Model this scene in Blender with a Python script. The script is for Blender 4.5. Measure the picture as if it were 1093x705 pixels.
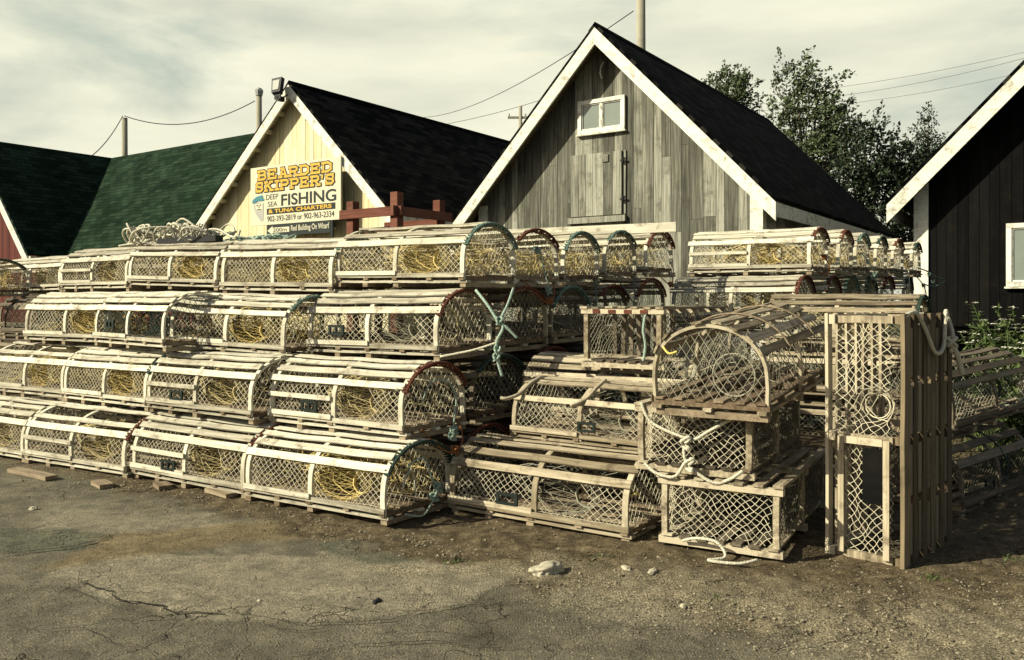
import bpy, math, random
from mathutils import Vector, Matrix, Euler, noise
import numpy as np
random.seed(11)
rng = np.random.default_rng(5)
C = bpy.context.scene
for o in list(bpy.data.objects): bpy.data.objects.remove(o)
PI = math.pi

# ------------------------------------------------------------------ camera
CAMH = 1.29
cam = bpy.data.cameras.new('camera'); camo = bpy.data.objects.new('camera', cam)
C.collection.objects.link(camo); C.camera = camo
camo.location = (0, 0, CAMH); camo.rotation_euler = (PI/2, 0, 0)
cam.sensor_width = 36; cam.lens = 36*900/1093; cam.shift_y = -30.5/1093
cam.clip_start = .05; cam.clip_end = 3000

# ------------------------------------------------------------------ light
SUN_EL = math.radians(32)
SUN_H = Vector((-.955, -.297, 0)).normalized()
to_sun = SUN_H*math.cos(SUN_EL) + Vector((0, 0, math.sin(SUN_EL)))
sl = bpy.data.lights.new('sun', 'SUN'); sl.energy = 5.0; sl.angle = math.radians(.5); sl.color = (1, .95, .74)
so = bpy.data.objects.new('sun', sl); C.collection.objects.link(so)
so.rotation_euler = (-to_sun).to_track_quat('-Z', 'Y').to_euler(); so.location = (-8, -6, 9)

W = bpy.data.worlds.new('World'); C.world = W; W.use_nodes = True
nt = W.node_tree; nt.nodes.clear()
def N(nt, t, **k):
    n = nt.nodes.new(t)
    for a, b in k.items():
        if a == 'inp':
            for i, v in b.items(): n.inputs[i].default_value = v
        else: setattr(n, a, b)
    return n
def ramp(nt, stops, fac=None, interp='LINEAR'):
    n = nt.nodes.new('ShaderNodeValToRGB'); cr = n.color_ramp; cr.interpolation = interp
    while len(cr.elements) < len(stops): cr.elements.new(.5)
    for e, (p, c) in zip(cr.elements, stops):
        e.position = p; e.color = tuple(c)+(1,) if len(c) == 3 else c
    if fac is not None: nt.links.new(fac, n.inputs[0])
    return n
sky = N(nt, 'ShaderNodeTexSky', sky_type='NISHITA', sun_disc=False, sun_elevation=SUN_EL,
        sun_rotation=math.atan2(SUN_H.x, SUN_H.y), air_density=1.2, dust_density=3.0)
tc = N(nt, 'ShaderNodeTexCoord')
mp = N(nt, 'ShaderNodeMapping'); mp.inputs['Scale'].default_value = (1.0, 1.0, 3.4)
nt.links.new(tc.outputs['Generated'], mp.inputs[0])
n1 = N(nt, 'ShaderNodeTexNoise', inp={'Scale': 2.1, 'Detail': 9, 'Roughness': .56, 'Distortion': .35})
nt.links.new(mp.outputs[0], n1.inputs['Vector'])
mp2 = N(nt, 'ShaderNodeMapping'); mp2.inputs['Location'].default_value = (3.1, 7.7, 1.2); mp2.inputs['Scale'].default_value = (1, 1, 4.5)
nt.links.new(tc.outputs['Generated'], mp2.inputs[0])
n2 = N(nt, 'ShaderNodeTexNoise', inp={'Scale': 3.0, 'Detail': 7, 'Roughness': .55})
nt.links.new(mp2.outputs[0], n2.inputs['Vector'])
mask = ramp(nt, [(.30, (0, 0, 0)), (.50, (1, 1, 1))], n1.outputs['Fac'])
# clouds thinned overhead and behind the camera, shaped to cut sky fill
sep = N(nt, 'ShaderNodeSeparateXYZ'); nt.links.new(tc.outputs['Generated'], sep.inputs[0])
elev = ramp(nt, [(0.0, (1, 1, 1)), (.34, (1, 1, 1)), (.60, (.06, .06, .06))], sep.outputs['Z'])
azr = N(nt, 'ShaderNodeMapRange', inp={1: -.15, 2: .45, 3: .12, 4: 1.0}); nt.links.new(sep.outputs['Y'], azr.inputs[0])
ea = N(nt, 'ShaderNodeMath', operation='MULTIPLY'); nt.links.new(elev.outputs[0], ea.inputs[0]); nt.links.new(azr.outputs[0], ea.inputs[1])
mm = N(nt, 'ShaderNodeMath', operation='MULTIPLY'); nt.links.new(mask.outputs[0], mm.inputs[0]); nt.links.new(ea.outputs[0], mm.inputs[1])
ccol = ramp(nt, [(.28, (10.2, 10.4, 8.5)), (.45, (12.2, 12.2, 9.7)), (.62, (14.2, 14.0, 10.9))], n2.outputs['Fac'])
skyt = N(nt, 'ShaderNodeMixRGB', blend_type='MIX', inp={2: (7.6, 8.9, 7.6, 1)})
sf_ = N(nt, 'ShaderNodeMath', operation='MULTIPLY', inp={1: .8}); nt.links.new(ea.outputs[0], sf_.inputs[0]); nt.links.new(sf_.outputs[0], skyt.inputs[0])
nt.links.new(sky.outputs[0], skyt.inputs[1])
mx = N(nt, 'ShaderNodeMixRGB'); nt.links.new(mm.outputs[0], mx.inputs[0]); nt.links.new(skyt.outputs[0], mx.inputs[1]); nt.links.new(ccol.outputs[0], mx.inputs[2])
bg = N(nt, 'ShaderNodeBackground', inp={1: .05}); out = N(nt, 'ShaderNodeOutputWorld')
nt.links.new(mx.outputs[0], bg.inputs[0]); nt.links.new(bg.outputs[0], out.inputs[0])
C.view_settings.view_transform = 'Standard'; C.view_settings.look = 'None'
C.view_settings.exposure = 0.42; C.view_settings.gamma = 1
C.render.engine = 'CYCLES'
C.cycles.max_bounces = 5; C.cycles.diffuse_bounces = 1

# ------------------------------------------------------------------ frames of reference
ANG = math.radians(55.4)
LV = Vector((-math.sin(ANG), math.cos(ANG), 0))     # along the stacks, to the left and away
DV = Vector((math.cos(ANG), math.sin(ANG), 0))      # into the stacks, to the right and away
ROT = math.atan2(-LV.y, -LV.x)                      # local +x = -LV, local +y = DV
def at(a, d, z=0): return LV*a + DV*d + Vector((0, 0, z))
def ground_z(x, y):
    d = x*DV.x + y*DV.y
    t = min(max((d-4.3)/7.5, 0), 1)
    return .40*t*t*(3-2*t)*1.0

# ------------------------------------------------------------------ mesh helpers
class MB:
    def __init__(s): s.v = []; s.f = []; s.m = []; s.uv = None
    def quad(s, pts, mi=0):
        b = len(s.v); s.v += [tuple(p) for p in pts]; s.f.append(tuple(range(b, b+len(pts)))); s.m.append(mi)
    def hexa(s, P, mi=0):
        b = len(s.v); s.v += [tuple(p) for p in P]
        for q in ((0, 3, 2, 1), (4, 5, 6, 7), (0, 1, 5, 4), (1, 2, 6, 5), (2, 3, 7, 6), (3, 0, 4, 7)):
            s.f.append(tuple(b+i for i in q)); s.m.append(mi)
    def box(s, x0, x1, y0, y1, z0, z1, mi=0):
        s.hexa([(x0, y0, z0), (x1, y0, z0), (x1, y1, z0), (x0, y1, z0), (x0, y0, z1), (x1, y0, z1), (x1, y1, z1), (x0, y1, z1)], mi)
    def sweep(s, pts, nrm, w, t, mi=0, closed=False):
        """rectangular section swept along pts; nrm(i) thickness direction, w across, t thick"""
        b = len(s.v); n = len(pts); P = [Vector(p) for p in pts]
        for i, p in enumerate(P):
            q = P[min(i+1, n-1)] - P[max(i-1, 0)]
            q.normalize(); nn = Vector(nrm(i) if callable(nrm) else nrm); nn = (nn - q*nn.dot(q)).normalized(); c = q.cross(nn)
            for (a, e) in ((-1, -1), (1, -1), (1, 1), (-1, 1)):
                s.v.append(tuple(p + c*(a*w/2) + nn*(e*t/2)))
        for i in range(n-1):
            for k in range(4):
                s.f.append((b+i*4+k, b+i*4+(k+1) % 4, b+(i+1)*4+(k+1) % 4, b+(i+1)*4+k)); s.m.append(mi)
        s.f.append((b+3, b+2, b+1, b)); s.m.append(mi); e = b+(n-1)*4
        s.f.append((e, e+1, e+2, e+3)); s.m.append(mi)
    def tube(s, pts, r, k=4, mi=0, cap=True):
        n = len(pts)
        if n < 2: return
        b = len(s.v); P = [Vector(p) for p in pts]; ref = None
        for i, p in enumerate(P):
            q = P[min(i+1, n-1)] - P[max(i-1, 0)]
            if q.length < 1e-7: q = Vector((0, 0, 1))
            q.normalize()
            if ref is None: ref = q.orthogonal().normalized()
            else:
                ref = ref - q*ref.dot(q)
                ref = ref.normalized() if ref.length > 1e-5 else q.orthogonal().normalized()
            c = q.cross(ref); rr = r[i] if isinstance(r, (list, tuple)) else r
            for j in range(k):
                a = 2*PI*j/k
                s.v.append(tuple(p + ref*(math.cos(a)*rr) + c*(math.sin(a)*rr)))
        for i in range(n-1):
            for j in range(k):
                s.f.append((b+i*k+j, b+i*k+(j+1) % k, b+(i+1)*k+(j+1) % k, b+(i+1)*k+j)); s.m.append(mi)
        if cap and k > 2:
            s.f.append(tuple(b+j for j in reversed(range(k)))); s.m.append(mi)
            s.f.append(tuple(b+(n-1)*k+j for j in range(k))); s.m.append(mi)
    def prism(s, poly, y0, y1, mi=0):
        """poly of (x,z) extruded along y"""
        n = len(poly); b = len(s.v)
        s.v += [(x, y0, z) for x, z in poly] + [(x, y1, z) for x, z in poly]
        s.f.append(tuple(b+i for i in range(n))); s.m.append(mi)
        s.f.append(tuple(b+n+i for i in reversed(range(n)))); s.m.append(mi)
        for i in range(n):
            j = (i+1) % n
            s.f.append((b+j, b+i, b+n+i, b+n+j)); s.m.append(mi)
    def mesh(s, name, mats, smooth=False):
        me = bpy.data.meshes.new(name); me.from_pydata(s.v, [], s.f)
        if not isinstance(mats, (list, tuple)): mats = [mats]
        for m in mats: me.materials.append(m)
        if len(mats) > 1: me.polygons.foreach_set('material_index', s.m)
        if smooth: me.polygons.foreach_set('use_smooth', [True]*len(me.polygons))
        me.update(); return me

def obj(name, me, parent=None, loc=None, rot=None):
    if isinstance(me, MB): raise TypeError
    o = bpy.data.objects.new(name, me); C.collection.objects.link(o)
    if parent: o.parent = parent
    if loc is not None: o.location = loc
    if rot is not None: o.rotation_euler = rot
    return o
def tag(o, label=None, cat=None, group=None, kind=None):
    if label: o['label'] = label
    if cat: o['category'] = cat
    if group: o['group'] = group
    if kind: o['kind'] = kind
    return o
def thing(name, label, cat, loc=(0, 0, 0), rz=0, group=None):
    o = bpy.data.objects.new(name, None); C.collection.objects.link(o)
    o.location = loc; o.rotation_euler = (0, 0, rz); o.empty_display_size = .1
    return tag(o, label, cat, group)

# ------------------------------------------------------------------ materials
def new_mat(name):
    m = bpy.data.materials.new(name); m.use_nodes = True
    b = m.node_tree.nodes['Principled BSDF']; b.inputs['Specular IOR Level'].default_value = .25
    return m, m.node_tree, b
def plain(name, col, rough=.8, var=.15, scale=20, metal=0, bump=0):
    m, t, b = new_mat(name)
    g = N(t, 'ShaderNodeNewGeometry'); tcn = N(t, 'ShaderNodeTexCoord')
    no = N(t, 'ShaderNodeTexNoise', inp={'Scale': scale, 'Detail': 5}); t.links.new(tcn.outputs['Object'], no.inputs['Vector'])
    a = N(t, 'ShaderNodeMath', operation='ADD'); t.links.new(no.outputs['Fac'], a.inputs[0]); t.links.new(g.outputs['Random Per Island'], a.inputs[1])
    lo = tuple(c*(1-var) for c in col); hi = tuple(min(1, c*(1+var)) for c in col)
    mr = N(t, 'ShaderNodeMapRange', inp={1: .3, 2: 1.7}); t.links.new(a.outputs[0], mr.inputs[0])
    r = ramp(t, [(0, lo), (1, hi)], mr.outputs[0]); t.links.new(r.outputs[0], b.inputs['Base Color'])
    b.inputs['Roughness'].default_value = rough; b.inputs['Metallic'].default_value = metal
    if bump:
        bm = N(t, 'ShaderNodeBump', inp={'Strength': bump, 'Distance': .01}); t.links.new(no.outputs['Fac'], bm.inputs['Height']); t.links.new(bm.outputs[0], b.inputs['Normal'])
    return m
def wood(name, dark, mid, light, stretch=(2.5, 45, 45), stain=.35, straincol=(.05, .035, .02), bump=.35, fine=1.0, stain_scale=5.0):
    m, t, b = new_mat(name)
    g = N(t, 'ShaderNodeNewGeometry'); tcn = N(t, 'ShaderNodeTexCoord'); oi = N(t, 'ShaderNodeObjectInfo')
    off = N(t, 'ShaderNodeVectorMath', operation='ADD'); sc = N(t, 'ShaderNodeVectorMath', operation='SCALE', inp={3: 37.0})
    cb = N(t, 'ShaderNodeCombineXYZ'); t.links.new(g.outputs['Random Per Island'], cb.inputs[0]); t.links.new(oi.outputs['Random'], cb.inputs[1]); t.links.new(g.outputs['Random Per Island'], cb.inputs[2])
    t.links.new(cb.outputs[0], sc.inputs[0]); t.links.new(tcn.outputs['Object'], off.inputs[0]); t.links.new(sc.outputs[0], off.inputs[1])
    mpn = N(t, 'ShaderNodeMapping'); mpn.inputs['Scale'].default_value = stretch; t.links.new(off.outputs[0], mpn.inputs[0])
    gr = N(t, 'ShaderNodeTexNoise', inp={'Scale': fine, 'Detail': 6, 'Roughness': .65}); t.links.new(mpn.outputs[0], gr.inputs['Vector'])
    # per lath brightness + grain
    ad = N(t, 'ShaderNodeMath', operation='MULTIPLY_ADD', inp={1: .38}); t.links.new(g.outputs['Random Per Island'], ad.inputs[0]); t.links.new(gr.outputs['Fac'], ad.inputs[2])
    ad2 = N(t, 'ShaderNodeMath', operation='MULTIPLY_ADD', inp={1: .26}); t.links.new(oi.outputs['Random'], ad2.inputs[0]); t.links.new(ad.outputs[0], ad2.inputs[2])
    r = ramp(t, [(.40, dark), (.70, mid), (1.06, light)], ad2.outputs[0])
    st = N(t, 'ShaderNodeTexNoise', inp={'Scale': stain_scale, 'Detail': 8, 'Roughness': .7}); t.links.new(off.outputs[0], st.inputs['Vector'])
    sr = ramp(t, [(.52, (0, 0, 0)), (.68, (stain, stain, stain))], st.outputs['Fac'])
    mxn = N(t, 'ShaderNodeMixRGB', inp={2: straincol+(1,)}); t.links.new(sr.outputs[0], mxn.inputs[0]); t.links.new(r.outputs[0], mxn.inputs[1])
    t.links.new(mxn.outputs[0], b.inputs['Base Color']); b.inputs['Roughness'].default_value = .85
    bm = N(t, 'ShaderNodeBump', inp={'Strength': bump, 'Distance': .004}); t.links.new(gr.outputs['Fac'], bm.inputs['Height']); t.links.new(bm.outputs[0], b.inputs['Normal'])
    return m
M = {}
M['lath'] = wood('pale_lath', (.16, .14, .10), (.47, .43, .325), (.76, .71, .56), stain=.75, straincol=(.11, .075, .04), stain_scale=9)
M['bow'] = wood('pale_bow', (.22, .19, .135), (.50, .455, .34), (.74, .69, .54), stretch=(30, 6, 6), stain=.4, straincol=(.10, .07, .04))
M['sill'] = wood('base_wood', (.06, .04, .025), (.17, .12, .075), (.34, .27, .18), stain=.6)
M['lathB'] = wood('brown_lath', (.07, .052, .032), (.26, .21, .135), (.56, .48, .34), stain=.8, straincol=(.06, .038, .022), stain_scale=8)
M['bowB'] = wood('brown_bow', (.10, .078, .05), (.30, .245, .16), (.52, .45, .32), stretch=(30, 6, 6), stain=.5, straincol=(.08, .05, .03))
M['lathD'] = wood('shade_dark_old_lath', (.03, .025, .018), (.10, .08, .055), (.24, .20, .14), stain=.6)  # old lath, darkened in colour for parts meant to sit in shade
M['lathM'] = wood('mid_old_lath', (.045, .032, .02), (.14, .105, .062), (.30, .235, .145), stain=.6)
M['red_lath'] = wood('red_brown_timber', (.06, .02, .012), (.12, .036, .02), (.20, .08, .05), stain=.4)
M['net'] = plain('cream_net', (.60, .54, .39), .9, .25, 6)
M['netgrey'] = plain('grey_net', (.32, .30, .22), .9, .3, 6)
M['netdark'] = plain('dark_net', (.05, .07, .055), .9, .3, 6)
M['netyel'] = plain('yellow_twine', (.68, .53, .21), .85, .45, 6)
M['netback'] = plain('shade_dark_net', (.15, .13, .09), .9, .3, 6)  # net darkened in colour so trap insides read as shade
M['nettan'] = plain('tan_twine', (.56, .46, .23), .85, .4, 6)
M['teal'] = plain('teal_rope', (.13, .20, .16), .85, .3, 110, bump=1)
M['dteal'] = plain('dark_green_rope', (.035, .06, .045), .85, .4, 110, bump=1)
M['rust'] = plain('rust_red_rope', (.13, .042, .024), .85, .35, 110, bump=1)
M['rope'] = plain('cream_rope', (.60, .56, .43), .85, .2, 110, bump=1)
M['ltteal'] = plain('pale_teal_rope', (.33, .43, .35), .85, .25, 110, bump=1)
M['orange'] = plain('orange_rope', (.34, .13, .045), .85, .25, 110, bump=1)
M['yellow'] = plain('yellow_tie', (.75, .58, .15), .7, .1, 40)
M['plastic'] = plain('dark_green_plastic', (.012, .019, .015), .5, .3, 30)
M['white'] = wood('white_paint', (.40, .39, .31), (.68, .66, .55), (.82, .80, .70), stretch=(3, 30, 30), stain=.85, straincol=(.22, .19, .13), stain_scale=7, bump=.2)
M['black'] = plain('black_metal', (.015, .015, .016), .5, .2)
M['signwhite'] = plain('sign_white', (.62, .58, .42), .5, .05, 2)
M['signblack'] = plain('sign_black', (.012, .02, .018), .5, .1)
M['signyel'] = plain('sign_yellow', (.62, .38, .05), .5, .08, 3)
M['signblue'] = plain('sign_blue', (.05, .20, .24), .5, .1)
M['signgrey'] = plain('sign_grey', (.38, .38, .34), .5, .2, 12)
M['pane'] = plain('window_pane', (.20, .23, .20), .12, .35, 3)
M['pane'].node_tree.nodes['Principled BSDF'].inputs['Specular IOR Level'].default_value = .5
M['concrete'] = plain('concrete', (.20, .17, .115), .95, .5, 60, bump=.8)
M['stone'] = plain('pale_stone', (.50, .45, .33), .95, .3, 15, bump=.8)
M['pebble'] = plain('pebbles', (.22, .19, .13), .95, .8, 15)
M['cream_wall'] = wood('cream_boards', (.52, .45, .25), (.70, .61, .37), (.80, .72, .48), stretch=(14, 14, .8), stain=.3, straincol=(.32, .26, .15), stain_scale=2.0, bump=.2)
M['grey_wall'] = wood('weathered_grey_boards', (.032, .031, .023), (.145, .142, .110), (.40, .39, .315), stretch=(26, 26, 1.1), stain=.7, straincol=(.045, .04, .028), stain_scale=2.5, bump=.6, fine=1.2)
M['red_wall'] = wood('red_boards', (.05, .010, .007), (.09, .018, .012), (.13, .03, .02), stretch=(14, 14, .8), stain=.2)
M['dark_wall'] = wood('black_stained_boards', (.0028, .003, .003), (.005, .005, .005), (.009, .009, .008), stretch=(14, 14, .8), stain=.1, bump=.2)
M['dark_wall'].node_tree.nodes['Principled BSDF'].inputs['Specular IOR Level'].default_value = .04
M['inside'] = plain('dark_interior', (.02, .018, .014), .95)
M['leaf'] = plain('leaves', (.075, .10, .042), .6, .55, 2)
M['leafdark'] = plain('dark_leaves', (.030, .045, .022), .6, .55, 2)
M['bark'] = plain('bark', (.09, .075, .05), .95, .4, 8, bump=.6)
M['polewood'] = wood('pole_wood', (.14, .12, .085), (.26, .24, .17), (.36, .33, .25), stretch=(12, 12, .8))
M['stem'] = plain('plant_stem', (.07, .10, .035), .8, .3)
M['weed'] = plain('weed_leaf', (.075, .105, .03), .7, .5)
M['petal'] = plain('white_petal', (.72, .70, .55), .8, .15)
M['wire'] = plain('wire', (.03, .03, .03), .6, .1)

def shingles(name, dark, light, w=.32, h=.14):
    m, t, b = new_mat(name)
    uv = N(t, 'ShaderNodeUVMap')
    br = N(t, 'ShaderNodeTexBrick', offset=.5, inp={'Scale': 1.0, 'Mortar Size': .008, 'Brick Width': w, 'Row Height': h, 'Color1': dark+(1,), 'Color2': light+(1,), 'Mortar': tuple(c*.35 for c in dark)+(1,), 'Bias': -.1})
    t.links.new(uv.outputs[0], br.inputs[0])
    no = N(t, 'ShaderNodeTexNoise', inp={'Scale': 1.3, 'Detail': 8, 'Roughness': .7}); t.links.new(uv.outputs[0], no.inputs['Vector'])
    gr = N(t, 'ShaderNodeTexNoise', inp={'Scale': 60, 'Detail': 3}); t.links.new(uv.outputs[0], gr.inputs['Vector'])
    r = ramp(t, [(.35, (.6, .6, .6)), (.65, (1.4, 1.4, 1.4))], no.outputs['Fac'])
    mx = N(t, 'ShaderNodeMixRGB', blend_type='MULTIPLY', inp={0: 1}); t.links.new(br.outputs[0], mx.inputs[1]); t.links.new(r.outputs[0], mx.inputs[2])
    t.links.new(mx.outputs[0], b.inputs['Base Color']); b.inputs['Roughness'].default_value = .95; b.inputs['Specular IOR Level'].default_value = .03
    # saw-tooth course bump
    sp = N(t, 'ShaderNodeSeparateXYZ'); t.links.new(uv.outputs[0], sp.inputs[0])
    md = N(t, 'ShaderNodeMath', operation='DIVIDE', inp={1: h}); t.links.new(sp.outputs[1], md.inputs[0])
    fr = N(t, 'ShaderNodeMath', operation='FRACT'); t.links.new(md.outputs[0], fr.inputs[0])
    ad = N(t, 'ShaderNodeMath', operation='MULTIPLY_ADD', inp={1: .3}); t.links.new(gr.outputs['Fac'], ad.inputs[0]); t.links.new(fr.outputs[0], ad.inputs[2])
    bm = N(t, 'ShaderNodeBump', inp={'Strength': .8, 'Distance': .02}); t.links.new(ad.outputs[0], bm.inputs['Height']); t.links.new(bm.outputs[0], b.inputs['Normal'])
    return m
M['roofblack'] = shingles('black_shingles', (.004, .004, .004), (.030, .028, .023))
M['roofgreen'] = shingles('green_shingles', (.010, .021, .012), (.027, .046, .027))

# ------------------------------------------------------------------ ground
def gp(px, py):
    Y = CAMH*900/(py-322); return ((px-546.5)/900*Y, Y)
def poly_world(pts): return np.array([gp(*p) for p in pts])
def sdist(P, poly):
    """signed distance of points P (n,2) to polygon, positive inside"""
    n = len(poly); dmin = np.full(len(P), 1e9); inside = np.zeros(len(P), bool)
    for i in range(n):
        a = poly[i]; b = poly[(i+1) % n]; ab = b-a
        t = np.clip(((P-a)@ab)/(ab@ab+1e-12), 0, 1); q = a+t[:, None]*ab
        dmin = np.minimum(dmin, np.hypot(*(P-q).T))
        c = ((a[1] > P[:, 1]) != (b[1] > P[:, 1])); x = (b[0]-a[0])*(P[:, 1]-a[1])/(b[1]-a[1]+1e-12)+a[0]
        inside ^= (c & (P[:, 0] < x))
    return np.where(inside, dmin, -dmin)
def fbm(x, y, s, o=4, seed=0.0):
    r = 0; a = 1; tot = 0
    for k in range(o):
        r += a*noise.noise(Vector((x*s+seed, y*s-seed, seed*1.7))); tot += a; a *= .5; s *= 2.1
    return r/tot
def ground_material():
    m, t, b = new_mat('ground_surface')
    tcn = N(t, 'ShaderNodeTexCoord'); P = tcn.outputs['Object']
    def noi(scale, det=6, rough=.6, dist=0):
        n = N(t, 'ShaderNodeTexNoise', inp={'Scale': scale, 'Detail': det, 'Roughness': rough, 'Distortion': dist}); t.links.new(P, n.inputs['Vector']); return n.outputs['Fac']
    def mix(f, a, c, mode='MIX'):
        n = N(t, 'ShaderNodeMixRGB', blend_type=mode)
        for i, v in ((0, f), (1, a), (2, c)):
            if isinstance(v, (int, float)): n.inputs[i].default_value = v
            elif isinstance(v, tuple): n.inputs[i].default_value = v+(1,)
            else: t.links.new(v, n.inputs[i])
        return n.outputs[0]
    z = N(t, 'ShaderNodeVertexColor', layer_name='zone'); sp = N(t, 'ShaderNodeSeparateColor'); t.links.new(z.outputs[0], sp.inputs[0])
    z2 = N(t, 'ShaderNodeVertexColor', layer_name='zone2'); sp2 = N(t, 'ShaderNodeSeparateColor'); t.links.new(z2.outputs[0], sp2.inputs[0])
    grain = noi(150, 4, .8); mid = noi(35, 6, .7); big = noi(1.6, 7, .6, .5)
    asph = ramp(t, [(.3, (.130, .119, .090)), (.7, (.240, .220, .168))], big).outputs[0]
    patch = ramp(t, [(.3, (.225, .202, .152)), (.7, (.37, .333, .252))], mid).outputs[0]
    teal = ramp(t, [(.3, (.105, .108, .080)), (.7, (.19, .19, .14))], mid).outputs[0]
    brown = ramp(t, [(.3, (.17, .130, .072)), (.7, (.30, .24, .14))], mid).outputs[0]
    soil = ramp(t, [(.3, (.055, .042, .026)), (.52, (.15, .118, .075)), (.75, (.32, .27, .18))], noi(14, 9, .75)).outputs[0]
    gravel = ramp(t, [(.35, (.16, .137, .095)), (.55, (.34, .30, .215)), (.72, (.66, .60, .46))], noi(75, 4, .7)).outputs[0]
    grass = ramp(t, [(.3, (.02, .03, .012)), (.7, (.06, .08, .03))], mid).outputs[0]
    c = mix(sp.outputs[0], asph, patch); c = mix(sp.outputs[1], c, teal); c = mix(sp.outputs[2], c, brown)
    c = mix(sp2.outputs[0], c, soil); c = mix(sp2.outputs[1], c, gravel); c = mix(sp2.outputs[2], c, grass)
    # aggregate specks
    vo = N(t, 'ShaderNodeTexVoronoi', inp={'Scale': 85}); t.links.new(P, vo.inputs['Vector'])
    g2 = ramp(t, [(0, (3.4, 3.2, 2.8)), (.28, (1.05, 1, 1)), (.6, (.62, .62, .62))], vo.outputs['Distance']).outputs[0]
    spk = N(t, 'ShaderNodeSeparateColor'); t.links.new(vo.outputs['Color'], spk.inputs[0])
    pick = ramp(t, [(.55, (0, 0, 0)), (.9, (1, 1, 1))], spk.outputs[0]).outputs[0]
    g3 = mix(pick, (.8, .8, .8), g2); c = mix(1.0, c, g3, 'MULTIPLY')
    gr = ramp(t, [(.36, (.35, .35, .35)), (.64, (1.7, 1.66, 1.56))], grain).outputs[0]; c = mix(1.0, c, gr, 'MULTIPLY')
    bl = ramp(t, [(.36, (.60, .60, .60)), (.64, (1.28, 1.26, 1.20))], noi(6, 9, .78, .3)).outputs[0]; c = mix(1.0, c, bl, 'MULTIPLY')
    # hairline cracks
    dn = N(t, 'ShaderNodeTexNoise', inp={'Scale': 3, 'Detail': 6}); t.links.new(P, dn.inputs['Vector'])
    dm = N(t, 'ShaderNodeVectorMath', operation='MULTIPLY_ADD'); dm.inputs[1].default_value = (.7, .7, .7); t.links.new(dn.outputs['Color'], dm.inputs[0]); t.links.new(P, dm.inputs[2])
    cv = N(t, 'ShaderNodeTexVoronoi', feature='DISTANCE_TO_EDGE', inp={'Scale': 2.3}); t.links.new(dm.outputs[0], cv.inputs['Vector'])
    ck = ramp(t, [(0, (1, 1, 1)), (.012, (0, 0, 0))], cv.outputs['Distance']).outputs[0]
    ckm = ramp(t, [(.46, (0, 0, 0)), (.58, (.8, .8, .8))], noi(1.1, 3)).outputs[0]
    ckf = mix(1.0, ck, ckm, 'MULTIPLY'); c = mix(ckf, c, (.025, .02, .013))
    t.links.new(c, b.inputs['Base Color']); b.inputs['Roughness'].default_value = .95; b.inputs['Specular IOR Level'].default_value = .12
    h = mix(.35, mid, grain); h = mix(.5, h, g3)
    hh = N(t, 'ShaderNodeMath', operation='SUBTRACT'); t.links.new(h, hh.inputs[0]); t.links.new(ckf, hh.inputs[1])
    bm = N(t, 'ShaderNodeBump', inp={'Strength': .9, 'Distance': .016}); t.links.new(hh.outputs[0], bm.inputs['Height']); t.links.new(bm.outputs[0], b.inputs['Normal'])
    return m
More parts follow.
